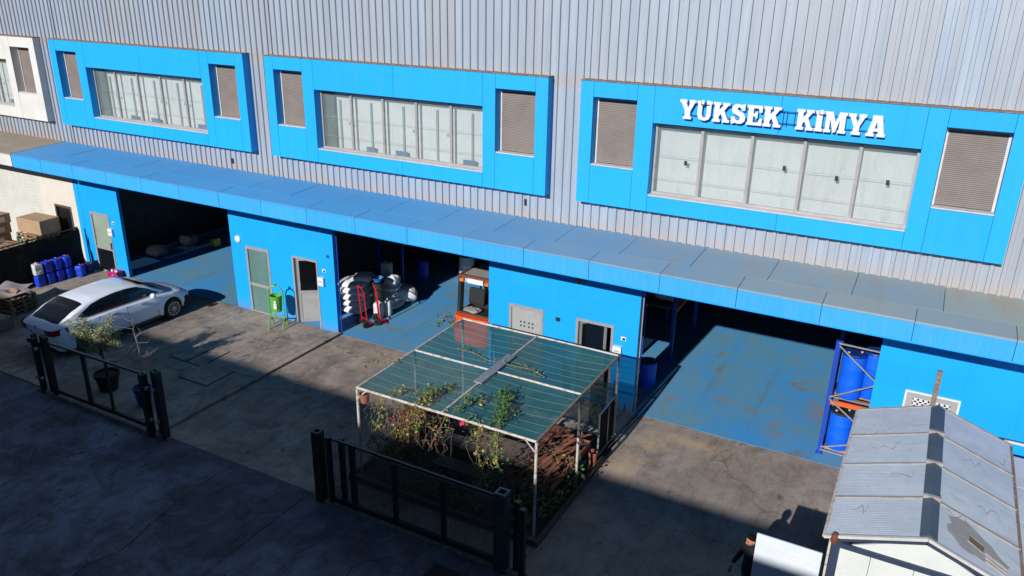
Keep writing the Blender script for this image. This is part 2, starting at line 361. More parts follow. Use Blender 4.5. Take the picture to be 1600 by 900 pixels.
    def build(s, name, m, parent=None, bevel=0, local=False):
        """local=False: the vertices are world coordinates (the parent's origin is subtracted)"""
        o = Vector((0,0,0)) if (parent is None or local) else ORG[parent.name]
        me = s.mesh(name, o); me.materials.append(m)
        ob = bpy.data.objects.new(name, me); COL.objects.link(ob)
        if parent is not None: ob.parent = parent
        ORG[ob.name] = o
        if bevel:
            b = ob.modifiers.new('bevel', 'BEVEL'); b.width = bevel; b.segments = 2; b.limit_method = 'ANGLE'
        return ob
def share(src, name, parent, off):
    o = bpy.data.objects.new(name, src.data); COL.objects.link(o); o.parent = parent; o.location = off; ORG[o.name] = ORG[parent.name]+Vector(off)
    return o
def thing(name, label, cat, loc=(0,0,0), rz=0, group=None):
    o = bpy.data.objects.new(name, None); COL.objects.link(o); o.location = loc; o.rotation_euler = (0,0,rz)
    o['label'] = label; o['category'] = cat
    if group: o['group'] = group
    ORG[o.name] = Vector(loc); return o
def tag(o, label, cat, group=None):
    o['label'] = label; o['category'] = cat
    if group: o['group'] = group
    return o
def struct(o, kind='structure'): o['kind'] = kind; return o
def dup(root, loc, rz, label, group=None):
    def cp(o, par):
        c = o.copy(); COL.objects.link(c); c.parent = par
        for ch in o.children: cp(ch, c)
        return c
    r = cp(root, None); r.location = loc; r.rotation_euler = (0,0,rz); r['label'] = label
    if group: r['group'] = group
    ORG[r.name] = Vector(loc)
    return r

# ================================================================ GROUND
b = MB(); b.add([(-300,-300,-.06),(300,-300,-.06),(300,300,-.06),(-300,300,-.06)], [(0,1,2,3)])
struct(b.build('ground', DIRT))
g = .008
def slab(x0, x1, y0, y1, top, m, name):
    o = MB().box(x0+g, x1-g, y0+g, y1-g, -.14, top).build(name, m); struct(o); return o
xs = [-70,-40,-25.5,-17.3,-11.95,-7.4,-2.2,3.4,9,40]
for i in range(len(xs)-1):
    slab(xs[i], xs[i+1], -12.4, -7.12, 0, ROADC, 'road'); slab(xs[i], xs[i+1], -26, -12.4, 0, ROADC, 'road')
for a, c in ((-70,-40),(-40,-25.5)): slab(a, c, -7.12, 0, 0, APRON, 'pavement')
for a, c in ((-25.5,-21.2),(-21.2,-17),(-17,-12.62)): slab(a, c, -7.12, 0, .03, APRON, 'pavement')
for a, c in ((-12.42,-7.0),(-7.0,-2.1)): slab(a, c, -7.12, 0, 0, APRON, 'pavement')
for a, c in ((-2.1,3.45),(3.45,9),(9,40)): slab(a, c, -7.12, 0, 0, APRON2, 'pavement')
k = MB().box(-12.61,-12.43,-7.1,-.01,-.1,.075).build('kerb', APRON); struct(k)
# crack winding through the road slab
def ribbon(pts, wd, z, name, m=DIRT):
    b = MB(); P = []
    for i in range(len(pts)-1):
        for j in range(6):
            t = j/6; P.append(Vector((pts[i][0]*(1-t)+pts[i+1][0]*t+random.uniform(-.04,.04), pts[i][1]*(1-t)+pts[i+1][1]*t+random.uniform(-.03,.03), z)))
    P.append(Vector((*pts[-1], z))); vs = []
    for i, p in enumerate(P):
        d = (P[min(i+1,len(P)-1)]-P[max(i-1,0)]).normalized(); nrm = Vector((-d.y, d.x, 0)); ww = wd*random.uniform(.4,1.2)
        vs += [p+nrm*ww/2, p-nrm*ww/2]
    b.add(vs, [(2*i, 2*i+1, 2*i+3, 2*i+2) for i in range(len(P)-1)]); o = b.build(name, m); struct(o); return o
ribbon([(-9.3,-12.3),(-9.6,-11.2),(-9.4,-10.4),(-9.6,-9.6),(-9.8,-8.6),(-9.75,-7.15)], .035, .004, 'road_crack')
ribbon([(-14.2,-12.2),(-13.6,-10.8),(-13.9,-9.6),(-13.1,-8.2)], .022, .004, 'road_crack')
ribbon([(-16.8,-9.2),(-15.6,-9.6),(-14.6,-9.1),(-13.9,-9.6)], .018, .005, 'road_crack')
ribbon([(-5.4,-11.0),(-4.8,-9.6),(-5.0,-8.6),(-4.2,-7.6)], .022, .004, 'road_crack')
# utility covers
for n, (x0,x1,y0,y1) in enumerate([(-15.85,-15.15,-4.0,-2.8),(-15.13,-14.5,-4.0,-2.8),(-14.57,-13.38,-4.8,-4.02+.3)]):
    lab = ['left half of the pair of concrete pit covers beside the white car', 'right half of the pair of concrete pit covers beside the white car', 'single large concrete pit cover nearest the kerb in the apron'][n]
    T = thing('pit_cover', lab, 'pit cover', ((x0+x1)/2,(y0+y1)/2,.03), 0, 'concrete pit covers')
    MB().box(x0,x1,y0,y1,.005,.034).build('frame', DIRT, T)
    MB().box(x0+.035,x1-.035,y0+.035,y1-.035,.01,.052).build('lid', APRON, T)
T = thing('drain_grate', 'dark iron drain grate in the road before the long black gate', 'drain', (-3.3,-8.0,0))
MB().box(-3.62,-2.98,-8.2,-7.72,-.02,.006).build('frame', DIRT, T)
b = MB()
for i in range(9): b.box(-3.58+i*.068,-3.545+i*.068,-8.17,-7.75,.0,.016)
b.build('bars', BLKM, T)

# ================================================================ WAREHOUSE
WH = thing('warehouse', 'long grey corrugated warehouse with bright blue window surrounds, canopy and wall piers', 'warehouse', (-10,0,0))
PER = 10.31; B0 = -24.69
RIB = .231
def sheet_mesh(width, z0, z1):
    xs = []; x = 0
    while x < width-.02:
        xs += [(x, 0), (x+.136, 0), (x+.146, -.050), (x+.221, -.050)]
        x += RIB
    xs = [(min(a, width), y) for a, y in xs]+[(width, 0)]
    b = MB(); n = len(xs)
    b.add([(a, y, z0) for a, y in xs]+[(a, y, z1) for a, y in xs], [(i, i+1, n+i+1, n+i) for i in range(n-1)])
    b.add([(0,.03,z0),(width,.03,z0),(width,.03,z1),(0,.03,z1)], [(0,1,2,3)])
    for zz in (z0+.06, z0+1.9):      # fixing screws
        if zz < z1:
            for i in range(int(width/RIB)): b.box(i*RIB+.06, i*RIB+.078, -.012, 0, zz, zz+.018)
    return b
SW = .924
shapes = {'upper': sheet_mesh(SW+.005, 8.78, 14).mesh('cladding_sheet'), 'lower': sheet_mesh(SW+.005, 5.03, 5.9).mesh('cladding_sheet'),
          'gap': sheet_mesh(1.075, 5.03, 14).mesh('cladding_sheet')}
for me in shapes.values(): me.materials.append(CLAD)
def put_sheet(kind, x, parent):
    o = bpy.data.objects.new('cladding_sheet', shapes[kind]); COL.objects.link(o); o.parent = parent
    o.location = Vector((x, -.10, 0))-ORG[parent.name]
NB = thing('neighbouring_unit', 'cream and white neighbouring unit with a tan canopy and white shutter at the left edge', 'building', (-31,0,0))
for kx in range(-2, 4):
    X = B0+kx*PER; par = NB if kx < 0 else WH
    for j in range(10):
        put_sheet('upper', X+.1+j*SW, par); put_sheet('lower', X+.1+j*SW, par)
    put_sheet('gap', X+.1+10*SW, par)
# shell of the hall: roof, side and back walls, inner ceiling
MB().box(-46,16,-.06,24,14,14.2).build('roof', CLAD, WH)
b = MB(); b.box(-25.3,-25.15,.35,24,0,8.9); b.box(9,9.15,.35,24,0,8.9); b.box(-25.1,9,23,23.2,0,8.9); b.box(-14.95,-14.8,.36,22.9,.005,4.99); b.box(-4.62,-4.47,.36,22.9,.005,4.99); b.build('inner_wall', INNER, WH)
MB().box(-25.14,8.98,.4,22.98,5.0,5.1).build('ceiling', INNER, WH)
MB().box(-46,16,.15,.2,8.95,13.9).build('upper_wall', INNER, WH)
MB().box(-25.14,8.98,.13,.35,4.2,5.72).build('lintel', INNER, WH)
b = MB()
for x in (-20,-9.7,.6): 
    for y in (9.5,16): b.box(x-.2,x+.2,y-.2,y+.2,.01,4.98)
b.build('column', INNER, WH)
o = MB().box(-25.1,8.97,.0,22.95,-.13,.004).build('interior_floor', FLOORP); struct(o)

# window surrounds ------------------------------------------------
DEP0, DEP1 = -.41, -.06
def surround(kx, parent, pm, variant):
    X = B0+kx*PER
    T = bpy.data.objects.new('window_surround', None); COL.objects.link(T); T.parent = parent
    T.location = Vector((X,0,7.3))-ORG[parent.name]; ORG[T.name] = Vector((X,0,7.3))
    q = .004
    def P(x0,x1,z0,z1,m=pm):
        MB().box(X+x0+q, X+x1-q, DEP0+random.uniform(0,.004), DEP1, z0+q, z1-q).build('surround_panel', m, T)
    ZT, ZB = 8.82, 5.83
    S0, S1 = 6.79, 8.45; M0, M1 = 6.22, 7.97
    P(0,.34,ZB,ZT); P(.34,1.45,S1,ZT); P(.34,1.45,ZB,S0); P(1.45,1.87,ZB,ZT)
    P(1.87,4.72,M1,ZT); P(4.72,7.56,M1,ZT); P(1.87,4.95,ZB,M0); P(4.95,7.56,ZB,M0)
    P(7.56,7.94,ZB,ZT); P(7.94,9.09,S1,ZT); P(7.94,9.09,ZB,S0); P(9.09,9.44,ZB,ZT)
    MB().box(X-.004, X+9.444, DEP0-.02, -.08, 8.822, 8.84).build('top_flashing', RUST, T)
    # main window
    W = MB(); fy0, fy1 = -.15, -.085
    x0, x1 = X+1.87, X+7.56
    W.box(x0,x1,fy0,fy1,M0+.0,M0+.07); W.box(x0,x1,fy0,fy1,M1-.06,M1-.003); W.box(x0+.002,x0+.06,fy0-.002,fy1,M0+.07,M1-.06); W.box(x1-.06,x1-.002,fy0-.002,fy1,M0+.07,M1-.06)
    for j in range(1,5):
        xm = x0+(x1-x0)*j/5; W.box(xm-.035,xm+.035,fy0-.01,fy1,M0+.071,M1-.061)
    wf = W.build('window_frame', ALU, T)
    MB().box(x0+.002,x1-.002,DEP0+.012,fy0-.001,M0+.002,M0+.028).build('window_sill', ALUW, T)
    for j in range(5):
        a = x0+(x1-x0)*j/5+.03; c = x0+(x1-x0)*(j+1)/5-.03
        MB().box(a,c,-.112,-.104,M0+.06,M1-.05).build('window_pane', FROST, T)
    MB().box(x0-.2,x1+.2,.075,.095,M0-.1,M1+.1).build('white_blind', mat('pale_green_blind',(.86,.91,.90),(.80,.86,.84),1.2,.7), T)
    if variant == 'stickers':
        for xx, zz in ((-1.41,7.06),(.84,7.21),(1.96,7.12),(2.98,7.16)): MB().box(xx-.035,xx+.035,-.116,-.1125,zz-.06,zz+.05).build('window_sticker', BLKM, T)
    else:
        b = MB(); d = MB()
        for j in range(5):
            a = x0+(x1-x0)*(j+.5)/5
            d.box(a-.03,a+.03,.03,.06,M0+.05,M1-.3)
            if j in (1,2,4): b.box(a-.24+.1*j%.2,a+.16,-.07,-.022,M0+.05,M0+.19)
        MB().box(x0+.1,x0+.42,-.03,.0,M0+.05,M1-.1).build('dark_curtain', mat('slate_curtain',(.10,.14,.15),rough=.9), T)
        d.build('inner_post', mat('inner_post_grey',(.34,.41,.44),rough=.8), T); b.build('blue_crate_behind_glass', mat('muted_blue_crate',(.05,.17,.36),rough=.7), T)
        e = MB()
        for j in (1,3,4):
            a = x0+(x1-x0)*(j)/5-.12; e.box(a-.03,a+.03,-.116,-.1125,7.0,7.09)
        e.build('window_sticker', STEEL, T)
    b = MB()                            # thin strips imitating power lines reflected in the panes
    for zz in (6.62, 7.18):
        b.box(x0+.06,x1-.06,-.1155,-.1125,zz,zz+.009)
    b.build('wire_reflection', ALU, T)
    # side windows with roller shutters
    for (a0,a1) in ((.34,1.45),(7.94,9.09)):
        a0 += X; a1 += X
        F = MB(); F.box(a0,a0+.05,-.13,-.08,S0,S1); F.box(a1-.05,a1,-.13,-.08,S0,S1); F.box(a0+.05,a1-.05,-.13,-.08,S1-.07,S1-.002)
        F.build('shutter_frame', ALUW, T)
        MB().box(a0+.001,a1-.001,DEP0+.03,-.131,S0+.002,S0+.03).build('window_sill', ALUW, T)
        sh = MB(); n = 38; hh = (S1-.07-S0-.03)/n
        for i in range(n):
            z = S0+.03+i*hh; sh.add([(a0+.05,-.10,z),(a1-.05,-.10,z),(a1-.05,-.112,z+hh*.35),(a0+.05,-.112,z+hh*.35),(a1-.05,-.112,z+hh*.8),(a0+.05,-.112,z+hh*.8),(a1-.05,-.10,z+hh),(a0+.05,-.10,z+hh)], [(0,1,2,3),(3,2,4,5),(5,4,6,7)])
        sh.build('shutter', SHUT, T)
for kx in range(3): surround(kx, WH, BLUE, 'stickers' if kx == 2 else 'blobs')
surround(-1, NB, NBOX, 'blobs')

# canopy ----------------------------------------------------------
def canopy(parent, xl, xr, top, fas, under):
    T = bpy.data.objects.new('canopy', None); COL.objects.link(T); T.parent = parent
    T.location = Vector((xl,-2.25,4.5))-ORG[parent.name]; ORG[T.name] = Vector((xl,-2.25,4.5))
    MB().box(xl+.02,xr-.02,-2.22,-.02,4.54,4.93).build('canopy_core', DARK, T)
    MB().box(xl+.01,xr-.01,-2.23,-.01,4.50,4.535).build('soffit', under, T)
    s1 = 1.7183; q = .006
    zw, zf, zc = 5.095, 5.03, 4.986
    def pan(a, c, y0, z0, y1, z1):
        b = MB(); t = .045; j = random.uniform(-.003,.003)
        vs = [(a,y0,z0+j),(c,y0,z0+j),(c,y1,z1+j),(a,y1,z1+j)]
        b.add([(x,y,z-t) for x,y,z in vs]+vs, [(3,2,1,0),(4,5,6,7),(0,1,5,4),(1,2,6,5),(2,3,7,6),(3,0,4,7)])
        b.build('canopy_panel', top, T)
    def seams(ph):
        L = [xl]; x = ph-30*s1
        while x < xr-.05:
            if x > xl+.05: L.append(x)
            x += s1
        return L+[xr]
    A = seams(-1.14); Bq = seams(-.68)
    for i in range(len(Bq)-1): pan(Bq[i]+q, Bq[i+1]-q, -1.54+q, zf, -.06, zw)
    for i in range(len(A)-1):
        pan(A[i]+q, A[i+1]-q, -2.25, zc, -1.54-q, zf)
        MB().box(A[i]+q, A[i+1]-q, -2.25-random.uniform(0,.004), -2.215, 4.532, zc-.048).build('fascia_panel', fas, T)
    MB().box(xl, xl+.02, -2.25, -.06, 4.532, zc-.02).build('end_panel', fas, T)
canopy(WH, -25.14, 12, CANTOP, FASCIA, WALLBLUE)
canopy(NB, -45, -25.17, NTOP, NBOX, NSIDE)

# ground floor piers ----------------------------------------------
def cells(xs, zs, holes, y, th, m, parent, name='wall_panel'):
    q = .0008
    for i in range(len(xs)-1):
        for j in range(len(zs)-1):
            cx, cz = (xs[i]+xs[i+1])/2, (zs[j]+zs[j+1])/2
            if any(h[0] < cx < h[1] and h[2] < cz < h[3] for h in holes): continue
            MB().box(xs[i]+q, xs[i+1]-q, y, y+th, zs[j]+q, zs[j+1]-q).build(name, m, parent)
def pier(x0, x1, holes, extra=()):
    X = sorted({x0, x1, *[h[0] for h in holes], *[h[1] for h in holes], *extra})
    Z = sorted({.0, 4.495, 3.02, *[h[3] for h in holes], *[h[2] for h in holes]})
    Z = [z for i, z in enumerate(Z)]
    cells(X, Z, holes, 0, .13, WALLBLUE, WH)
    b = MB(); 
    if not holes: return
def leaf(x0, x1, z0, z1, y, upper, lower, zsplit, label=None, name='door', fw=.075, handle=True):
    T = bpy.data.objects.new(name, None); COL.objects.link(T); T.parent = WH
    T.location = Vector(((x0+x1)/2,y,z0))-ORG[WH.name]; ORG[T.name] = Vector(((x0+x1)/2,y,z0))
    if label: T['label'] = label
    F = MB(); F.box(x0,x0+fw,-.02,.08,z0,z1); F.box(x1-fw,x1,-.02,.08,z0,z1); F.box(x0+fw,x1-fw,-.022,.08,z1-fw-.03,z1)
    F.box(x0+fw,x1-fw,-.01,.08,z0,z0+.04); F.box(x0+fw,x1-fw,.0,.07,zsplit-.05,zsplit+.05); F.build('frame', ALU, T)
    if upper: MB().box(x0+fw,x1-fw,.03,.04,zsplit+.05,z1-fw-.03).build('upper_pane', upper, T)
    if lower: MB().box(x0+fw,x1-fw,.028,.045,z0+.04,zsplit-.05).build('lower_panel', lower, T)
    if handle: MB().box(x1-fw-.01,x1-fw+.03,-.06,-.02,1.05,1.3).build('handle', BLKM, T)
    return T
pier(-25.14, -22.89, [(-24.66,-23.57,0,2.43)], ())
leaf(-24.66,-23.57,.03,2.43,0,PALEG,DARKG,1.0)
pier(-17.11, -12.55, [(-16.42,-15.36,0,2.44),(-14.33,-13.24,0,2.44)], (-15.0,))
leaf(-16.42,-15.36,.03,2.44,0,DOORG,DOORG,1.05,name='glazed_panel',handle=False)
# open entrance: frame, and the leaf swung inwards
T = bpy.data.objects.new('door', None); COL.objects.link(T); T.parent = WH; T.location = Vector((-14.33,0,0))-ORG[WH.name]; ORG[T.name] = Vector((-14.33,0,0)); T['label'] = 'grey door standing ajar'
x0, x1, z1, fw_ = -14.33,-13.24,2.44,.06
F = MB(); F.box(x0,x0+fw_,-.02,.1,0,z1); F.box(x1-fw_,x1,-.02,.1,0,z1); F.box(x0+fw_,x1-fw_,-.022,.1,z1-.07,z1); F.build('frame', ALU, T)
def swung(hx, ang, wd, zs, up_m, lo_m, T, side=1):
    m = Matrix.Translation((hx,.07,0)) @ Matrix.Rotation(ang,4,'Z')
    def B(x0,x1,y0,y1,z0,z1):
        b = MB().box(x0,x1,y0,y1,z0,z1); b.v = [tuple(m @ Vector(v)) for v in b.v]; return b
    F = MB()
    for a in ((0,.08,0,.05,.03,2.33),(wd-.08,wd,0,.05,.03,2.33),(.08,wd-.08,0,.05,2.24,2.33),(.08,wd-.08,0,.05,.03,.12),(.08,wd-.08,0,.05,zs-.05,zs+.05)):
        c = B(*a); F.add(c.v, c.f)
    F.build('leaf_frame', ALU, T); c = B(.08,wd-.08,.02,.03,zs+.05,2.24); c.build('leaf_pane', up_m, T)
    c = B(.08,wd-.08,.015,.035,.12,zs-.05); c.build('leaf_panel', lo_m, T)
swung(-14.24, .62, .93, 1.12, CLEARG, GREYP, T)
pier(-6.82, -2.26, [(-6.14,-5.05,0,2.46),(-4.05,-2.95,0,2.46)], (-4.6,))
leaf(-6.14,-5.05,.03,2.46,0,GREYP,GREYP,.95,name='glazed_panel',handle=False)
b = MB()                               # two rows of print on the grey panel
for r in range(2):
    for i in range(4): b.box(-5.80+i*.115+(i>1)*.03,-5.75+i*.115+(i>1)*.03,.024,.029,1.92-r*.12,1.97-r*.12)
b.build('printed_notice', BLKM, WH)
T = bpy.data.objects.new('door', None); COL.objects.link(T); T.parent = WH; T.location = Vector((-4.05,0,0))-ORG[WH.name]; ORG[T.name] = Vector((-4.05,0,0)); T['label'] = 'door pushed open inwards'
x0, x1, z1 = -4.05,-2.95,2.46
F = MB(); F.box(x0,x0+.07,-.02,.1,0,z1); F.box(x1-.07,x1,-.02,.1,0,z1); F.box(x0+.07,x1-.07,-.022,.1,z1-.08,z1); F.build('frame', ALU, T)
swung(-3.97, .95, .9, 1.12, DARKG, GREYP, T)
pier(3.49, 12, [(4.16,5.28,.2,2.48)], (6.4,8.05))
pier(-25.42+.0, -25.15, [], ())
# decorative grille
T = bpy.data.objects.new('ornamental_grille', None); COL.objects.link(T); T.parent = WH; T.location = Vector((4.72,0,1.3))-ORG[WH.name]; ORG[T.name] = Vector((4.72,0,1.3))
F = MB(); F.box(4.16,4.20,-.03,.1,.2,2.48); F.box(5.24,5.28,-.03,.1,.2,2.48); F.box(4.20,5.24,-.03,.1,2.44,2.48); F.build('white_trim', WHITE, T)
F = MB(); F.box(4.20,4.34,-.005,.1,.2,2.44); F.box(5.10,5.24,-.005,.1,.2,2.44); F.box(4.34,5.10,-.005,.1,2.32,2.44); F.build('grey_frame', GREYP, T)
F = MB(); n = 7; wd = .76/n
for r in range(9):
    for i in range(n):
        cx = 4.34+wd*(i+.5); cz = 2.32-wd*(r+.5)
        F.tube([(cx-wd/2,.02,cz-wd/2),(cx+wd/2,.02,cz+wd/2)], .014, 4); F.tube([(cx-wd/2,.03,cz+wd/2),(cx+wd/2,.03,cz-wd/2)], .014, 4)
        pts = [(cx+wd*.26*math.cos(a*PI/4),.025,cz+wd*.26*math.sin(a*PI/4)) for a in range(9)]; F.tube(pts, .008, 4, False)
F.build('lattice', WHITE, T); MB().box(4.34,5.10,.06,.09,.2,2.32).build('dark_backing', DARK, T)
# fixtures on the piers
def disc(x, z, r, m, name='wall_lamp', d=.06):
    o = MB().lathe([(0,-d),(r*.7,-d),(r*.95,-d*.7),(r,-.002),(r,0)], (x,0,z), 20, 'Y').build(name, m, WH); return o
disc(-16.74,2.61,.125,WHITE)['label'] = 'round white wall lamp'
disc(-3.97,3.58,.13,RUST)['label'] = 'round grey-brown wall lamp under the canopy'
disc(-12.78,2.68,.06,RBLUE,'socket_cap',.03)
for px in (-12.98,-2.66,-23.335):
    MB().box(px-.07,px+.07,-.014,-.001,2.09,2.20).build('number_plaque', WHITE, WH); MB().box(px-.03,px+.05,-.018,-.0145,2.10,2.17).build('plaque_print', PLAQ, WH)
for px in (-13.08,-2.79,-23.5):
    MB().box(px-.13,px+.11,-.10,-.001,1.63,1.91).build('mail_box', WHITE, WH); MB().box(px-.09,px+.05,-.105,-.101,1.76,1.80).build('mail_slot', GREYP, WH)
MB().box(-4.66,-4.54,-.05,-.001,2.24,2.34).build('switch_box', BLKM, WH)
MB().box(-2.245,-2.215,.135,.165,0.02,4.1).build('door_guide_rail', STEEL, WH)
MB().box(-12.535,-12.505,.14,.17,0.02,4.1).build('door_guide_rail', RBLUE, WH)
MB().box(4.70,4.80,-.13,-.005,1.9,3.12).build('rusty_duct', RUST, WH)
for px, pz in ((-16.44,5.37),(-5.62,5.51)):
    MB().box(px-.05,px+.05,-.146,-.142,pz-.09,pz+.09).build('vent_hole', DARK, WH)

# neighbour ground floor ------------------------------------------
MB().box(-27.6,-26.84,0,.13,0,4.49).build('wall', NWALL, NB); MB().box(-26.84,-25.80,0,.13,2.42,4.49).build('wall', NWALL, NB)
MB().box(-25.80,-25.43,0,.13,0,4.49).build('wall', NWALL, NB); MB().box(-33.5,-45,0,.13,0,4.49).build('wall', NWALL, NB)
F = MB(); F.box(-26.84,-26.76,-.02,.1,0,2.42); F.box(-25.88,-25.80,-.02,.1,0,2.42); F.box(-26.76,-25.88,-.02,.1,2.34,2.42); F.build('door_frame', NSIDE, NB)
MB().box(-26.76,-25.88,.04,.06,0,2.34).build('door_glass', DARKG, NB)
b = MB(); n = 30
for i in range(n):
    z = i*.149; b.add([(-33.5,.06,z),(-27.6,.06,z),(-27.6,.045,z+.02),(-33.5,.045,z+.02),(-27.6,.045,z+.14),(-33.5,.045,z+.14),(-27.6,.06,z+.149),(-33.5,.06,z+.149)], [(0,1,2,3),(3,2,4,5),(5,4,6,7)])
b.build('roller_shutter', NSHUT, NB)
MB().box(-45,-25.45,.14,.2,0,4.49).build('back_wall', INNER, NB)

# rooftop letters --------------------------------------------------
GL = {
'Y':(.95,[(0,1),(.42,1),(.42,.86),(.37,.86),(.50,.58),(.60,.86),(.55,.86),(.55,1),(.95,1),(.95,.86),(.87,.86),(.64,.42),(.64,.14),(.72,.14),(.72,0),(.24,0),(.24,.14),(.32,.14),(.32,.42),(.08,.86),(0,.86)]),
'U':(.90,[(0,1),(.36,1),(.36,.87),(.32,.87),(.32,.30),(.37,.19),(.46,.15),(.54,.19),(.58,.3),(.58,.87),(.54,.87),(.54,1),(.90,1),(.90,.87),(.84,.87),(.84,.28),(.74,.08),(.55,0),(.35,0),(.15,.08),(.06,.28),(.06,.87),(0,.87)]),
'K':(.97,[(0,1),(.44,1),(.44,.87),(.36,.87),(.36,.62),(.58,.87),(.52,.87),(.52,1),(.95,1),(.95,.87),(.85,.87),(.64,.6),(.88,.14),(.97,.14),(.97,0),(.56,0),(.56,.14),(.60,.14),(.46,.42),(.36,.3),(.36,.14),(.44,.14),(.44,0),(0,0),(0,.14),(.07,.14),(.07,.87),(0,.87)]),
'S':(.84,[(.78,1),(.64,1),(.58,.95),(.42,1),(.22,.98),(.06,.87),(.03,.68),(.12,.53),(.34,.43),(.50,.36),(.53,.26),(.45,.16),(.32,.19),(.22,.34),(.04,.34),(.04,0),(.2,0),(.25,.05),(.42,0),(.64,.02),(.80,.15),(.84,.36),(.72,.54),(.48,.64),(.36,.71),(.36,.8),(.42,.84),(.54,.8),(.62,.68),(.78,.68)]),
'E':(.86,[(0,1),(.84,1),(.84,.66),(.70,.66),(.62,.85),(.36,.85),(.36,.6),(.46,.6),(.48,.68),(.60,.68),(.60,.36),(.48,.36),(.46,.45),(.36,.45),(.36,.15),(.62,.15),(.72,.36),(.86,.36),(.86,0),(0,0),(0,.14),(.07,.14),(.07,.86),(0,.86)]),
'I':(.46,[(0,1),(.46,1),(.46,.86),(.39,.86),(.39,.14),(.46,.14),(.46,0),(0,0),(0,.14),(.07,.14),(.07,.86),(0,.86)]),
'M':(1.18,[(0,1),(.42,1),(.60,.5),(.76,1),(1.18,1),(1.18,.86),(1.11,.86),(1.11,.14),(1.18,.14),(1.18,0),(.74,0),(.74,.14),(.81,.14),(.81,.64),(.64,.02),(.50,.02),(.30,.64),(.30,.14),(.38,.14),(.38,0),(0,0),(0,.14),(.07,.14),(.07,.86),(0,.86)]),
'A':(1.0,[(.24,1),(.74,1),(.94,.14),(1.0,.14),(1.0,0),(.56,0),(.56,.14),(.63,.14),(.61,.24),(.50,.24),(.50,.38),(.58,.38),(.50,.70),(.42,.38),(.4999,.38),(.4999,.24),(.39,.24),(.37,.14),(.44,.14),(.44,0),(0,0),(0,.14),(.07,.14),(.26,.86),(.24,.86)])}
SG = thing('wall_sign', 'raised white slab letters reading YÜKSEK KİMYA above the right-hand windows', 'sign', (.6,-.45,8.15))
H = .43
def word(txt, xa, xb, dots):
    tot = sum(GL[c][0] for c in txt)+.05*(len(txt)-1); k = (xb-xa)/tot; x = xa
    for i, c in enumerate(txt):
        wd, poly = GL[c]; z0 = 8.155
        b = MB().prism([(x+a*k, z0+h*H) for a, h in poly], -.545, -.49)
        o = b.build('letter', SIGNW, SG); o['label'] = 'letter '+{'U':'Ü','I':'İ'}.get(c, c)
        for dx in dots.get(i, ()):
            MB().box(x+dx*k-.030, x+dx*k+.034, -.565, -.5505, z0+.84*H, z0+1.05*H).build('letter_dot', SIGNW, SG); MB().box(x+dx*k-.044, x+dx*k+.034, -.5502, -.5455, z0+.78*H, z0+1.0*H).build('letter_dot_gap', BLKM, SG)
        x += (wd+.05)*k
word('YUKSEK', -1.55, .70, {1:(.34,.66)}); word('KIMYA', 1.01, 2.78, {1:(.30,)})
b = MB()
for z in (8.24, 8.49): b.box(-1.5,2.72,-.488,-.47,z,z+.012)
for x in (.72,.80,.96): b.box(x,x+.008,-.468,-.42,8.18,8.5)
b.build('fixing_rail', PLAQ, SG)

# the building across the road (behind the viewpoint) shades the foreground
OPB = thing('opposite_building', 'plain grey industrial building across the road behind the viewpoint', 'building', (-10,-32,0))
MB().box(-80,50,-40,-27.0,0,11.5).build('wall', mat('dark_brown_cladding',(.07,.065,.06),rough=.8), OPB)
MB().box(-79.8,49.8,-39.8,-27.2,11.5,11.6).build('roof', CLAD, OPB)
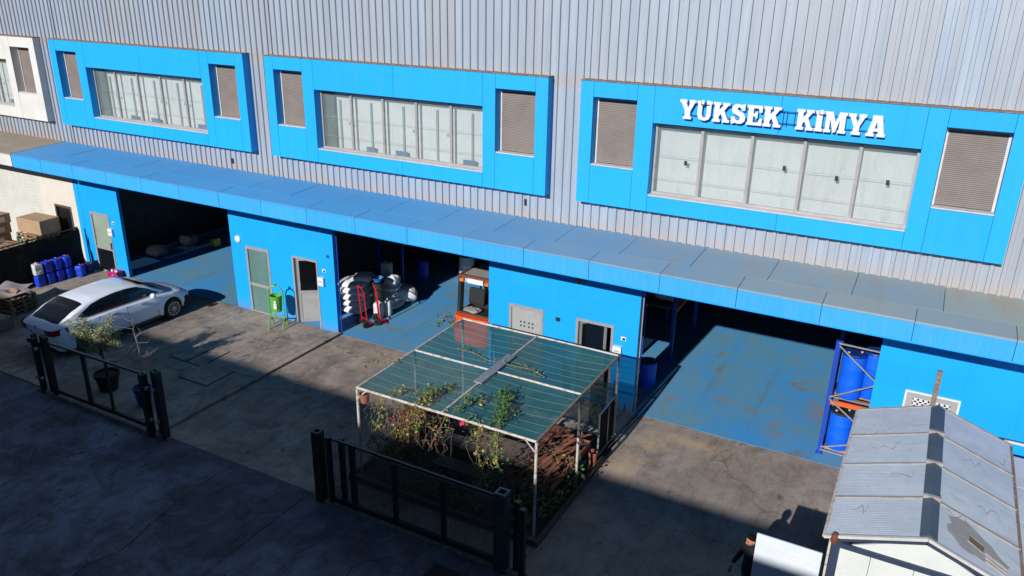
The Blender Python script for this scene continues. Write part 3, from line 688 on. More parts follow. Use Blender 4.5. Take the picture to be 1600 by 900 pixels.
# ================================================================ CAR
def sedan(loc, rz):
    T = thing('parked_car', 'white liftback sedan with tinted windows parked nose-in before the left garage opening', 'car', loc, rz)
    L = 4.72; HW = .905
    def lerp(tab, s):
        if s <= tab[0][0]: return tab[0][1]
        for (a, b), (c, d) in zip(tab, tab[1:]):
            if s <= c:
                t = (s-a)/(c-a); t = t*t*(3-2*t)*.4+t*.6; return b+(d-b)*t
        return tab[-1][1]
    hw = [(0,.70),(.06,.79),(.25,.865),(.7,.895),(1.4,.905),(3.3,.905),(3.9,.88),(4.35,.80),(4.6,.66),(4.72,.50)]
    top = [(0,.90),(.10,.985),(.30,1.035),(.6,1.03),(1.2,.98),(2.4,.96),(3.35,.955),(3.6,.94),(4.1,.86),(4.45,.77),(4.62,.66),(4.72,.55)]
    sho = [(0,.86),(.3,.95),(1.2,.93),(3.3,.90),(4.2,.78),(4.6,.62),(4.72,.52)]
    WR, WF, R = .93, 3.84, .36
    def low(s):
        z = lerp([(0,.42),(.12,.26),(.4,.22),(4.3,.22),(4.6,.26),(4.72,.36)], s)
        for c in (WR, WF):
            d = abs(s-c)
            if d < R: z = max(z, .33+math.sqrt(R*R-d*d)*.98)
        return z
    st = sorted({round(L*i/60, 4) for i in range(61)} | {round(c+R*math.sin(a*PI/16), 4) for c in (WR, WF) for a in range(-8, 9)} | {c+e for c in (WR, WF) for e in (-R-.012, R+.012)})
    def section(s):
        w_, zt, zs, zl = lerp(hw, s), lerp(top, s), lerp(sho, s), low(s)
        zl2 = min(zl, zs-.02); mid = zl2+(zs-zl2)*.5
        P = [(w_*.955, zl2), (w_*.985, zl2+.04), (w_*1.0, mid), (w_*.985, zs-.03), (w_*.95, zs+.01), (w_*.86, zs+(zt-zs)*.55), (w_*.6, zt-.012), (w_*.3, zt), (0, zt+.006)]
        return P
    vs = []; n = 17
    for s in st:
        P = section(s); row = [(x, s, z) for x, z in P]+[(-x, s, z) for x, z in P[-2::-1]]; vs += row
    fs = [(i*n+j, i*n+j+1, (i+1)*n+j+1, (i+1)*n+j) for i in range(len(st)-1) for j in range(n-1)]
    b = MB(); b.add(vs, fs, True)
    b.add(vs[:n], [tuple(range(n))], True); b.add(vs[-n:], [tuple(range(n-1, -1, -1))], True)
    body = b.build('body', CARP, T, local=True)
    MB().box(-.80,.80,.15,4.5,.18,.55).build('underbody', BLACK, T, local=True)
    # greenhouse
    rl = [(.20,1.00),(.45,1.12),(.80,1.27),(1.15,1.385),(1.5,1.435),(2.1,1.465),(2.5,1.46),(2.8,1.43),(3.1,1.33),(3.45,1.13),(3.76,.955)]
    bw = lambda s: .80 if .8 < s < 3.0 else lerp([(.20,.68),(.8,.80)], s) if s <= .8 else lerp([(3.0,.80),(3.76,.76)], s)
    def roofz(s): return lerp(rl, s)
    def side_y(s, z): 
        zb = .95; h = max(0, (z-zb)/.50); return bw(s)-.03*h-.175*h*h
    def gpoint(s, u):   # u 0..1 from right belt over the roof to left belt
        zt = roofz(s); zb = .93
        a = abs(u-.5)*2; sgn = 1 if u < .5 else -1
        if a > .52:
            t = (1-a)/.48; z = zb+(zt-.055-zb)*t; return (sgn*side_y(s, z), s, z)
        t = a/.52; ye = side_y(s, zt-.055); e = t**2.2; return (sgn*ye*t, s, zt-.055*t**5-.012*e+0)
    b = MB(); b.grid(lambda i, j: gpoint(.20+3.55*i, j), 44, 36)
    b.build('roof_shell', CARP, T, local=True)
    def sideglass(sg, lo, hi, name, s0, s1, m=CARG, off=.006):
        def fn(i, j):
            s = s0+(s1-s0)*i; zl, zh = lerp(lo, s), lerp(hi, s); z = zl+(zh-zl)*j; return (sg*(side_y(s, z)+off), s, z)
        return MB().grid(fn, 16, 6, True, sg < 0).build(name, m, T, local=True)
    lo = [(.80,1.055),(1.05,.995),(3.45,.965)]; hi = [(.80,1.075),(1.0,1.18),(1.3,1.30),(1.7,1.362),(2.1,1.385),(2.5,1.38),(2.8,1.345),(3.1,1.21),(3.45,.985)]
    for sg in (1, -1):
        sideglass(sg, lo, hi, 'window_strip', .80, 3.45)
        for s0 in (2.26,): sideglass(sg, lo, [(a, h-.0) for a, h in hi], 'door_pillar', s0, s0+.05, BLACK, .009)
    def rg(s0, s1, w0, w1, name):
        def fn(i, j):
            s = s0+(s1-s0)*i; ww = w0+(w1-w0)*i; u = (.5-j)*2*ww; zt = roofz(s)
            ye = side_y(s, zt-.055); t = min(1, abs(u)/ye); return (u, s, zt-.055*t**5-.012*t**2.2+.007)
        MB().grid(fn, 12, 14, True).build(name, CARG, T, local=True)
    rg(.25,1.10,.63,.60,'rear_window'); rg(2.92,3.64,.56,.66,'windscreen')
    # wheels
    for sx in (1, -1):
        for yy in (WR, WF):
            Wd = bpy.data.objects.new('wheel', None); COL.objects.link(Wd); Wd.parent = T; Wd.location = (sx*.80, yy, .32); ORG[Wd.name] = Vector((0,0,0))
            MB().lathe([(.20,-.09),(.30,-.105),(.32,-.08),(.325,0),(.32,.08),(.30,.105),(.20,.09)], (0,0,0), 28, 'X').build('tyre', BLACK, Wd, local=True)
            r = MB(); r.lathe([(.205,.07),(.215,.095),(.20,.10),(.185,.06),(.0,.04)] if sx > 0 else [(.0,-.04),(.185,-.06),(.20,-.10),(.215,-.095),(.205,-.07)], (0,0,0), 28, 'X')
            r.build('rim', BLKM, Wd, local=True)
            r = MB(); r.lathe([(.215,.085*sx),(.218,.104*sx),(.196,.106*sx),(.19,.08*sx)], (0,0,0), 28, 'X')
            for k in range(10):
                a = k*PI/5; r.bar((sx*.085, .03*math.cos(a), .03*math.sin(a)), (sx*.095, .2*math.cos(a), .2*math.sin(a)), .034, .02)
            r.lathe([(0,.10*sx),(.045,.10*sx),(.05,.08*sx)], (0,0,0), 14, 'X'); r.build('spokes', CHROME, Wd, local=True)
        # lamps, mirror, handles, sills
        def tl(i, j):
            x = .44+.40*i; z = .74+.17*j+.02*i; q = [0,.06,.25,.7]; hx = [.66,.755,.825,.86]; y = 0
            for (a, b_, c, d) in zip(q, q[1:], hx, hx[1:]):
                if x > c: y = a+(b_-a)*min(1, (x-c)/(d-c))
            return (sx*(x+.03*(y > .03)), y-.022, z)
        MB().grid(tl, 10, 4, True, sx > 0).build('tail_light', TAILR, T, local=True)
        MB().rbox((sx*.56,-.022,.80),(.16,.02,.045), 0).build('reverse_lamp', mat('smoked_lamp',(.16,.12,.14),rough=.3), T, local=True)
        MB().add([(sx*.52,4.64,.60),(sx*.75,4.46,.66),(sx*.80,4.20,.745),(sx*.62,4.50,.70)],[(0,1,2,3) if sx < 0 else (3,2,1,0)]).build('headlight', CHROME, T, local=True)
        m = MB(); m.lathe([(.0,-.09),(.06,-.075),(.085,-.02),(.085,.03),(.05,.08),(0,.09)], (sx*.98,3.12,1.0), 12, 'X'); m.build('mirror', CARP, T, local=True)
        for s0 in (1.75, 2.72): MB().bar((sx*.905,s0,.845),(sx*.905,s0+.19,.85),.03,.028).build('door_handle', CHROME, T, local=True)
        for s0, z0 in ((2.27,.30),(3.28,.30),(1.36,.55)):
            MB().bar((sx*.899,s0,z0),(sx*.893,s0,.93),.010,.012).build('door_gap', BLKM, T, local=True)
        MB().bar((sx*.885,1.35,.245),(sx*.885,3.36,.245),.05,.07).build('sill_trim', BLKM, T, local=True)
    MB().rbox((0,-.012,.73),(.53,.03,.125), 0).build('number_plate', WHITE, T, local=True); MB().rbox((-.24,-.03,.73),(.04,.006,.11)).build('plate_blue_band', JBLUE, T, local=True)
    MB().lathe([(0,-.03),(.045,-.02),(.05,.0)], (0,.0,.90), 14, 'Y').build('badge', CHROME, T, local=True)
    MB().rbox((0,.03,.34),(1.2,.08,.10)).build('bumper_trim', BLKM, T, local=True)
    MB().rbox((0,.62,.0),(.02,.02,.02)).build('exhaust', BLKM, T, local=True) if False else None
    return T
CAR = sedan((-19.26,-5.90,.03), -.035); CAR.scale = (1.06,1.07,1.08)

# ================================================================ RACK WITH DRUMS
T = thing('pallet_rack', 'blue and orange pallet rack holding blue drums at the right edge of the third opening', 'rack', (3.2,1.0,0))
for x in (2.56, 3.62):
    for y in (.5, 1.55):
        b = MB(); b.box(x-.05,x+.05,y-.045,y+.045,.0,3.12); b.build('upright', RBLUE, T)
        MB().box(x-.08,x+.08,y-.07,y+.07,.004,.014).build('base_plate', RBLUE, T)
for z0, z1 in ((.16,.62),(1.62,.66),(1.62,2.62),(3.06,2.62)):
    pass
def brace(x0, z0, x1, z1, y=.44): MB().bar((x0,y,z0),(x1,y,z1),.045,.03).build('brace', STEEL, T)
brace(2.58,3.08,3.62,3.06); brace(2.6,3.02,3.60,2.22); brace(2.58,1.64,3.60,2.24,.43); brace(2.58,1.58,3.6,.85); brace(2.58,.22,3.6,.62,.43); brace(2.58,.14,3.62,.12)
for z in (1.42,):
    MB().box(2.61,3.57,.475,.53,z,z+.11).build('beam', RORANGE, T); MB().box(2.61,3.57,1.50,1.56,z,z+.11).build('beam', RORANGE, T)
for y in (.75,1.0,1.25): MB().box(2.62,3.56,y-.05,y+.05,1.5,1.535).build('deck_board', PALW, T)
for y in (.72,1.0,1.3): MB().box(2.64,3.56,y-.05,y+.05,.02,.12).build('deck_board', PALW, T)
def drum(name, label, loc, r, h, m, ml, group, lid=.0):
    T = thing(name, label, 'drum', loc, 0, group)
    MB().lathe([(0,0),(r*.93,0),(r*.96,.03),(r,.06),(r,h*.31),(r*1.02,h*.33),(r,h*.35),(r,h*.64),(r*1.02,h*.66),(r,h*.68),(r,h*.9),(r*.97,h*.95),(r*.9,h*.97)], (0,0,0), 28).build('drum_body', m, T, local=True)
    MB().lathe([(r*.98,h*.93),(r*1.03,h*.935),(r*1.03,h*.965),(r*.95,h*.985),(r*.92,h*.965),(r*.2,h*.97),(0,h*.97)], (0,0,0), 28).build('lid', ml, T, local=True)
    for a in (.6, 3.7): MB().lathe([(.03,0),(.03,.02),(0,.022)], (r*.6*math.cos(a), r*.6*math.sin(a), h*.97), 10).build('bung', JWHITE, T, local=True)
    return T
drum('plastic_drum','large blue drum on the upper rack shelf, next to the blue upright',(2.95,.92,1.54),.28,1.22,DBLUE,DRUMD,'blue drums on the rack')
drum('plastic_drum','large blue drum on the upper rack shelf, half hidden by the wall pier',(3.40,1.18,1.54),.26,1.25,DBLUE,DRUMD,'blue drums on the rack')
drum('plastic_drum','blue drum with dark lid on the lower rack level',(2.92,.85,.12),.28,1.05,DBLUE,BLKM,'blue drums on the rack')
drum('plastic_drum','blue drum on the lower rack level, mostly behind the hut roof',(3.38,1.22,.12),.24,1.05,DBLUE,BLKM,'blue drums on the rack')
drum('plastic_drum','small blue drum standing alone in the shade behind the middle right pier',(-2.45,1.75,.004),.24,.82,DBLUE,DRUMD,'drums inside the hall')
drum('plastic_drum','pale plastic drum in the dark depth of the middle opening',(-11.6,6.6,.004),.30,1.0,JWHITE,JWHITE,'drums inside the hall')
drum('plastic_drum','blue drum in the dark beside the pale sacks in the middle opening',(-13.0,5.6,.004),.24,.85,JBLUE,JBLUE,'drums inside the hall')
drum('plastic_drum','dark blue drum at the back of the left opening',(-20.6,7.6,.004),.3,.95,DRUMD,BLKM,'drums inside the hall')

# interior clutter, dark inside the openings
def sack_mesh(rx, ry, h, seed, n=18):
    rnd = random.Random(seed); b = MB(); ph = [rnd.uniform(0, 6) for _ in range(6)]
    def fn(i, j):
        th = 2*PI*j; t = i; prof = (math.sin(PI*min(1, max(0, t)))**.38) if 0 < t < 1 else 0
        wob = 1+.035*math.sin(3*th+ph[0]+4*t)+.025*math.sin(7*th+ph[1]+9*t)+.015*math.sin(13*th+ph[2])
        return (rx*prof*wob*math.copysign(abs(math.cos(th))**.5, math.cos(th)), ry*prof*wob*math.copysign(abs(math.sin(th))**.5, math.sin(th)), h*t+.015*math.sin(5*th+ph[3]))
    b.grid(fn, 10, 28, True, True); return b
def sack(label, loc, rx, ry, h, rz, seed, m=SACK, group='white sacks heaped by the middle opening'):
    o = sack_mesh(rx, ry, h, seed).build('woven_sack', m); o.location = loc; o.rotation_euler = (0,0,rz); tag(o, label, 'sack', group); return o
names = ['bottom','second','third','fourth','topmost']
for i in range(5):
    sack('%s bag of the front column of stacked white sacks' % names[i].capitalize() if False else '%s sack in the front stack of white sacks beside the blue pier' % names[i], (-13.28+.04*(i % 2), 1.85, .01+i*.235), .50,.48,.30, .05*i, 10+i)
for i in range(4):
    sack('%s sack in the rear stack behind the red hand trucks' % names[i], (-12.55-.05*(i % 2), 2.75, .01+i*.22), .50,.45,.28, .08*i, 20+i)
sack('loose white sack thrown on top of the front stack, beside the black drum', (-12.98,2.0,1.16), .36,.32,.30,.5,31)
sack('grey sack lying by the far end of the sack heap', (-12.30,3.45,.02), .42,.38,.62,.8,33)
sack('white sack with open mouth on top of the rear stack', (-12.35,2.75,.86), .26,.26,.40,.2,34)
T = thing('storage_tub', 'black tub holding a bright blue bowl on the sack heap', 'tub', (-12.35,1.95,.55))
MB().lathe([(0,0),(.20,0),(.24,.7),(.22,.7),(.18,.02)], (-12.35,1.95,.55), 20).build('tub', BLKM, T)
MB().lathe([(0,0),(.13,0),(.20,.16),(.19,.16),(.12,.015)], (-12.35,1.95,1.26), 20).build('bowl', mat('sky_blue_bowl', (.02,.16,.42), rough=.45), T)
def jug(name, label, loc, sx, sy, h, m, rz=0, group=None, cap=None, ml=False):
    T = thing(name, label, 'jerrycan', loc, rz, group); b = MB(); c = .035
    def ring(z, k): 
        a, d = sx/2*k, sy/2*k; q = c
        return [(a-q,-d,z),(a,-d+q,z),(a,d-q,z),(a-q,d,z),(-a+q,d,z),(-a,d-q,z),(-a,-d+q,z),(-a+q,-d,z)]
    R = [ring(0,.93), ring(.02,1), ring(h*.42,1), ring(h*.45,.975), ring(h*.48,1), ring(h*.84,1), ring(h*.92,.9), ring(h*.95,.6)]
    vs = [v for r_ in R for v in r_]; fs = [(i*8+k, i*8+(k+1) % 8, (i+1)*8+(k+1) % 8, (i+1)*8+k) for i in range(7) for k in range(8)]
    b.add(vs, fs, True); b.add(R[0], [tuple(range(7,-1,-1))]); b.add(R[-1], [tuple(range(8))]); b.build('can_body', m, T, local=True)
    MB().tube([(-sx*.22,0,h*.93),(-sx*.15,0,h*1.02),(sx*.12,0,h*1.02),(sx*.2,0,h*.93)], .016, 6).build('handle', m, T, local=True)
    MB().lathe([(.032,0),(.032,.045),(0,.05)], (sx*.28,sy*.22,h*.93), 12).build('cap', cap or RED, T, local=True)
    return T
jug('jerrycan','white jerrycan standing on the floor just right of the red hand trucks',(-12.22,1.75,.004),.30,.26,.62,JWHITE,.3,'white jerrycans by the hand trucks',BLKM)
jug('jerrycan','second white jerrycan behind the first, right of the hand trucks',(-12.12,2.12,.004),.30,.26,.60,JWHITE,.2,'white jerrycans by the hand trucks',BLKM)
jug('jerrycan','tall clear jerrycan standing on top of the sack heap',(-12.75,3.0,1.02),.36,.30,.60,JWHITE,.2,None,BLKM)
# hand trucks
def hand_truck(label, loc, rz):
    T = thing('hand_truck', label, 'hand truck', loc, rz, 'red hand trucks')
    for x in (-.17,.17): MB().tube([(x,.10,.12),(x,.02,1.25),(x*.9,-.04,1.42)], .020, 8).build('rail', RED, T, local=True)
    MB().tube([(-.155,-.04,1.42),(0,-.06,1.47),(.155,-.04,1.42)], .020, 8).build('top_grip', RED, T, local=True)
    for z in (.28,1.12): MB().bar((-.16,.085-.055*z,z),(.16,.085-.055*z,z),.03,.02).build('cross_bar', RED, T, local=True)
    MB().box(-.20,.20,.10,.34,.03,.045).build('toe_plate', RED, T, local=True)
    for x in (-.24,.24): MB().lathe([(.03,-.035),(.10,-.04),(.125,-.02),(.125,.02),(.10,.04),(.03,.035)], (x,.0,.13), 18, 'X').build('wheel', BLACK, T, local=True)
    MB().tube([(-.24,0,.13),(.24,0,.13)], .015, 6).build('axle', BLKM, T, local=True)
    return T
hand_truck('red two-wheeled hand truck standing nearest the blue pier',(-12.27,.90,.004),-.35)
hand_truck('red two-wheeled hand truck standing just behind the other one, beside the jerrycans',(-12.02,1.36,.004),-.78)
# left opening: dim machines and heaps
GREYS = mat('grey_sack', (.22,.22,.25), rough=.8)
o = sack_mesh(.42,.36,.55,51).build('woven_sack', GREYS); o.location = (-24.2,4.0,.0); tag(o,'grey sack heap in the dark of the left opening','sack')
o = sack_mesh(.38,.36,.50,52).build('woven_sack', GREYS); o.location = (-24.1,2.3,.0); tag(o,'dark bundle on the floor behind the left door pier','sack')
T = thing('floor_machine','yellow floor cleaning machine deep in the left opening','machine',(-23.0,4.4,0))
MB().rbox((-23.0,4.4,.24),(.26,.34,.36)).build('housing', YEL, T, .04); MB().tube([(-23.0,4.5,.35),(-23.05,4.8,.85)], .02, 6).build('handle', BLKM, T); MB().lathe([(0,-.03),(.12,-.03),(.12,.03),(0,.03)], (-23.0,4.4,.06), 14).build('brush', BLACK, T)
T = thing('storage_shelf','dim steel shelving along the back of the left opening','shelf',(-21,9,0))
for x in (-24.6,-22.2,-19.8,-17.4):
    for y in (8.6,9.6): MB().box(x-.05,x+.05,y-.05,y+.05,.004,4.3).build('upright', RBLUE, T)
for z in (1.3,2.7):
    for y in (8.6,9.6): MB().box(-24.54,-17.46,y-.03,y+.03,z,z+.11).build('beam', RORANGE, T)
    MB().box(-24.54,-17.46,8.66,9.54,z+.112,z+.14).build('shelf_board', PALW, T)
kk = 0
for z, lv in ((.01,'floor'),(1.45,'middle'),(2.85,'top')):
    for x, nn in ((-23.9,'first'),(-22.9,'second'),(-21.6,'third'),(-20.6,'fourth'),(-19.2,'fifth'),(-18.2,'sixth')):
        kk += 1
        if kk % 4 == 0:
            drum('plastic_drum','dim drum on the %s level of the left bay shelving, %s from the left' % (lv, nn),(x,9.1,z),.3,.95,[JWHITE,DBLUE,JBLUE][kk % 3],BLKM,'drums inside the hall'); continue
        T = thing('carton','dim carton on the %s level of the left bay shelving, %s from the left' % (lv, nn),'carton',(x,9.1,z),random.uniform(-.1,.1),'cartons in the left bay')
        hh = random.uniform(.5,1.0); MB().box(-.38,.38,-.38,.38,0,hh).build('carton_body', [CARD,JWHITE,GREYS][kk % 3], T, local=True); MB().box(-.385,.385,-.04,.04,hh*.4,hh+.004).build('tape', WHITE, T, local=True)
T = thing('mixing_tank','grey mixing tank with pipes standing in the middle of the left opening','tank',(-22.4,6.4,0))
MB().lathe([(0,.3),(.35,.3),(.5,.55),(.5,1.7),(.42,1.85),(0,1.9)], (-22.4,6.4,0), 24).build('tank_body', STEEL, T)
for a in (0,2.1,4.2): MB().tube([(-22.4+.42*math.cos(a),6.4+.42*math.sin(a),0),(-22.4+.42*math.cos(a),6.4+.42*math.sin(a),.6)], .04, 8).build('leg', STEEL, T)
MB().tube([(-22.4,6.4,1.88),(-22.4,6.4,2.3),(-21.7,6.4,2.35),(-21.7,6.4,.3)], .04, 8).build('pipe', STEEL, T)
T = thing('workbench','cluttered steel workbench beside the tank in the left opening','workbench',(-20.2,6.8,0))
MB().box(-21.0,-19.4,6.4,7.1,.85,.90).build('bench_top', GREYP, T)
for x in (-20.95,-19.45):
    for y in (6.45,7.05): MB().box(x-.03,x+.03,y-.03,y+.03,0,.85).build('leg', BLKM, T)
MB().box(-20.95,-19.45,6.5,7.0,.3,.33).build('lower_shelf', GREYP, T)
T = thing('storage_shelf','dark blue steel shelving loaded with white sacks in the right opening','shelf',(-2.0,4,0))
for x in (-3.3,-2.35):
    for y in (3.6,6.2,8.8): MB().box(x-.05,x+.05,y-.05,y+.05,.004,4.3).build('upright', RBLUE, T)
for z in (1.6,3.0):
    for x in (-3.3,-2.35): MB().box(x-.03,x+.03,3.66,8.74,z,z+.11).build('beam', RORANGE, T)
    MB().box(-3.26,-2.39,3.66,8.74,z+.112,z+.14).build('shelf_board', PALW, T)
k = 0
for z in (1.76,3.16):
    for y in (4.3,5.4,7.0,8.1):
        k += 1; o = sack_mesh(.42,.45,.55,60+k).build('woven_sack', SACK); o.location = (-2.8,y,z); tag(o,'white sack number along the %s shelf in the dark right opening' % ('lower' if z < 2 else 'upper') if False else 'white sack on the %s shelf, %s from the front' % ('lower' if z < 2 else 'upper', {4.3:'first',5.4:'second',7.0:'third',8.1:'fourth'}[y]), 'sack','sacks on the dark shelving')
T = thing('storage_shelf','tall dark racking along the pier side of the middle opening','shelf',(-13.4,8,0))
for x in (-14.2,-13.1):
    for y in (4.4,7.4,10.4): MB().box(x-.05,x+.05,y-.05,y+.05,.004,4.5).build('upright', RBLUE, T)
for z in (1.7,3.1):
    for x in (-14.2,-13.1): MB().box(x-.03,x+.03,4.46,10.34,z,z+.11).build('beam', RORANGE, T)
    MB().box(-14.16,-13.14,4.46,10.34,z+.112,z+.14).build('shelf_board', PALW, T)
k = 0
for z in (1.86,3.26):
    for y, nm in ((5.2,'first'),(6.5,'second'),(8.1,'third'),(9.5,'fourth')):
        T = thing('carton','pale carton on the %s rack level, %s from the front' % ('lower' if z < 2 else 'upper', nm),'carton',(-13.65,y,z),random.uniform(-.1,.1),'cartons on the racking')
        MB().box(-.40,.40,-.45,.45,0,.7).build('carton_body', CARD, T, local=True); MB().box(-.405,.405,-.04,.04,.3,.704).build('tape', JWHITE, T, local=True)

# ================================================================ FORKLIFT
T = thing('forklift','orange forklift truck with black overhead guard half behind the blue pier','forklift',(-8.12,2.15,0),0); T.scale = (1.12,1.12,1.12)
def FL(b, nm, m, bv=0): return b.build(nm, m, T, bv, local=True)
b = MB(); prof = [(-.62,-.55),(-.60,-.75),(-.48,-.93),(-.25,-1.03),(.25,-1.03),(.48,-.93),(.60,-.75),(.62,-.55)]
def fn(i, j):
    z = .22+.80*i; k = 1 - .10*i*i - .05*(1-i); a = PI*j; ex = .68*k*math.copysign(abs(math.cos(a))**.55, math.cos(a)); ey = -.45-.60*k*abs(math.sin(a))**.6; return (ex, ey, z)
b.grid(fn, 6, 24, True, True); b.add([fn(1, j/24) for j in range(25)], [tuple(range(25))])
FL(b,'counterweight',ORANGE)
FL(MB().box(-.56,.56,-.60,.95,.30,.98),'chassis',ORANGE,.03); FL(MB().rbox((0,-.25,1.02),(1.0,1.0,.10)),'battery_hood',BLKM,.02)
FL(MB().rbox((0,-.05,1.14),(.50,.50,.14)),'seat_base',BLACK,.04); FL(MB().rbox((-.14,-.30,1.42),(.52,.12,.50),0,-.12),'seat_back',BLACK,.05)
for sx in (1,-1):
    FL(MB().bar((sx*.50,-.66,1.0),(sx*.48,-.60,2.08),.12,.13),'rear_pillar',BLKM); FL(MB().bar((sx*.50,.90,.95),(sx*.47,.50,2.08),.07,.09),'front_pillar',BLKM)
    FL(MB().lathe([(.08,-.10),(.22,-.11),(.26,-.07),(.26,.07),(.22,.11),(.08,.10)], (sx*.55,-.50,.26), 22,'X'),'rear_wheel',BLACK)
    FL(MB().lathe([(.10,-.12),(.28,-.13),(.32,-.08),(.32,.08),(.28,.13),(.10,.12)], (sx*.52,.85,.32), 22,'X'),'front_wheel',BLACK)
    FL(MB().rbox((sx*.40,-.70,2.02),(.13,.08,.09)),'rear_lamp',mat('amber_lamp',(.75,.20,.03),rough=.35)); FL(MB().bar((sx*.22,1.25,.1),(sx*.22,1.25,2.1),.10,.07),'mast_rail',BLKM)
    FL(MB().box(sx*.22-.05,sx*.22+.05,1.32,2.3,.06,.10),'fork',BLKM)
b = MB(); b.box(-.54,.54,-.66,-.58,2.06,2.15); b.box(-.54,.54,.48,.56,2.06,2.15); b.box(-.54,-.46,-.58,.48,2.06,2.15); b.box(.46,.54,-.58,.48,2.06,2.15)
FL(b,'overhead_guard',mat('guard_maroon',(.20,.05,.04),(.10,.04,.03),6,.6)); FL(MB().box(-.46,.46,-.58,.48,2.10,2.13),'guard_roof',GREYP)
FL(MB().rbox((.02,-.69,2.02),(.50,.02,.14)),'number_plate',WHITE)
FL(MB().lathe([(.16,-.015),(.18,0),(.16,.015),(.14,0),(.16,-.015)], (0,.42,1.38), 20),'steering_wheel',BLACK); FL(MB().tube([(0,.42,1.38),(0,.62,1.0)], .03, 8),'steering_column',BLKM)
FL(sack_mesh(.26,.15,.13,77),'plastic_bag',mat('dirty_clear_bag',(.26,.25,.24),(.16,.15,.14),12,.5)).location = (-.12,-.62,1.06)
FL(MB().rbox((-.10,.25,1.12),(.7,.5,.22)),'footwell',BLKM,.02)
FL(MB().tube([(-.36,.2,1.1),(-.38,.3,1.5),(-.30,.32,1.6)], .025, 6),'hose',BLACK)
FL(MB().tube([(.28,-.3,1.1),(.34,-.2,1.5),(.30,-.25,1.9)], .02, 6),'lever',BLKM)

# ================================================================ LITTER BIN
T = thing('litter_bin','green litter bin hung in an arched green tube stand by the blue wall','litter bin',(-14.6,-.62,0),.45)
for x in (-.24,.24):
    MB().tube([(x,-.24,.02),(x,-.22,.16),(x,-.14,.29),(x,0,.34),(x,.14,.29),(x,.22,.16),(x,.24,.02)], .024, 8).build('foot_arch', GREEN, T, local=True)
    MB().tube([(x,0,.34),(x,0,1.28)], .024, 8).build('upright', GREEN, T, local=True)
MB().tube([(.24*math.cos(a*PI/10),0,1.28+.22*math.sin(a*PI/10)) for a in range(11)], .024, 8).build('top_arch', GREEN, T, local=True)
MB().bar((-.24,0,.42),(.24,0,.42),.03,.03).build('cross_bar', GREEN, T, local=True)
MB().lathe([(0,.62),(.17,.62),(.20,1.16),(.205,1.18),(.19,1.18),(.165,.65),(0,.65)], (0,0,0), 24).build('bin_body', GREEN, T, local=True)
MB().lathe([(0,0),(.05,.02),(.06,.06),(0,.09)], (0,0,1.50), 12).build('finial', GREEN, T, local=True)
b = MB()
for zz, rr in ((.90,.055),(1.0,.045),(.81,.06)): b.lathe([(0,-.205),(rr,-.203),(rr,-.17)], (.02,.0,zz), 16, 'Y')
b.build('white_emblem', WHITE, T, local=True)

# ================================================================ LEFT CORNER: jerrycans, pallets, net fence
sp = [(-24.95,-2.30),(-24.93,-1.93),(-24.91,-1.57),(-24.88,-1.22)]
nm = ['nearest the camera','second from the camera','third from the camera','farthest from the camera']
for i, (x, y) in enumerate(sp):
    jug('jerrycan','lower blue jerrycan of the stack %s by the net fence' % nm[i],(x+.05,y,.03),.30,.32,.45,JBLUE,.1*i,'blue jerrycans by the net fence')
    jug('jerrycan',('white jerrycan on top of a blue one by the net fence' if i == 0 else 'upper blue jerrycan of the stack %s by the net fence' % nm[i]),(x+.03,y,.49),.30,.32,.44,JWHITE if i == 0 else JBLUE,.15*i-.1,'blue jerrycans by the net fence' if i else None)
jug('jerrycan','single blue jerrycan on the ground between the stacks and the door',(-24.62,-.84,.03),.31,.31,.46,JBLUE,.4,'blue jerrycans by the net fence')
T = thing('net_fence','black shade net fence on posts between the blue unit and its neighbour','fence',(-25.15,-2,0))
for y in (-.32,-2.3,-4.6,-7.0): MB().box(-25.24,-25.16,y-.04,y+.04,0,1.78).build('post', BLKM, T)
MB().tube([(-25.2,-.3,1.74),(-25.2,-7,1.74)], .025, 6).build('rail', BLKM, T)
def nf(i, j): return (-25.12+.03*math.sin(i*23)+.02*math.sin(j*9+i*40), -.28-6.7*i, .03+1.68*j-.03*abs(math.sin(i*10)))
MB().grid(nf, 60, 8).build('net', BLACKNET, T)
def pallet(name, label, loc, rz, group=None, tilt=0):
    T = thing(name, label, 'pallet', loc, rz, group)
    b = MB()
    for i in range(6): b.box(-.6,.6,-.5+i*.18+.005,-.5+i*.18+.095,.122,.144)
    b.build('deck', PALW, T, local=True)
    b = MB()
    for x in (-.55,0,.55):
        b.box(x-.05,x+.05,-.5,.5,.10,.1215)
        for y in (-.45,0,.45): b.box(x-.05,x+.05,y-.05,y+.05,.022,.0995)
    b.build('blocks', PALW, T, local=True)
    b = MB()
    for y in (-.45,0,.45): b.box(-.6,.6,y-.05,y+.05,0,.0215)
    b.build('skids', PALW, T, local=True)
    return T
ords = ['bottom','second','third','fourth','fifth','sixth','seventh','eighth','ninth','tenth','eleventh','twelfth']
P0 = pallet('wooden_pallet','bottom wooden pallet of the stack under the big carton behind the net fence',(-26.95,-.78,.0),.0,'stacked wooden pallets')
for i in range(1, 10):
    dup(P0,(-26.95+random.uniform(-.04,.04),-.78+random.uniform(-.03,.03),.146*i),random.uniform(-.06,.06),'%s wooden pallet from the ground in the stack under the big carton' % ords[i])
for i in range(7):
    dup(P0,(-26.35+random.uniform(-.04,.04),-2.05+random.uniform(-.05,.05),.146*i),.25+random.uniform(-.08,.08),'%s wooden pallet from the ground in the low stack right behind the net' % ords[i])
for i in range(7):
    dup(P0,(-28.3+random.uniform(-.06,.06),-1.75+random.uniform(-.05,.05),.146*i),.1+random.uniform(-.12,.12),'%s wooden pallet from the ground in the leftmost stack behind the net' % ords[i])
lp = dup(P0,(-26.15,-2.25,1.16),.5,'loose wooden pallet leaning over the low stack behind the net'); lp.rotation_euler = (.10,.16,.5)
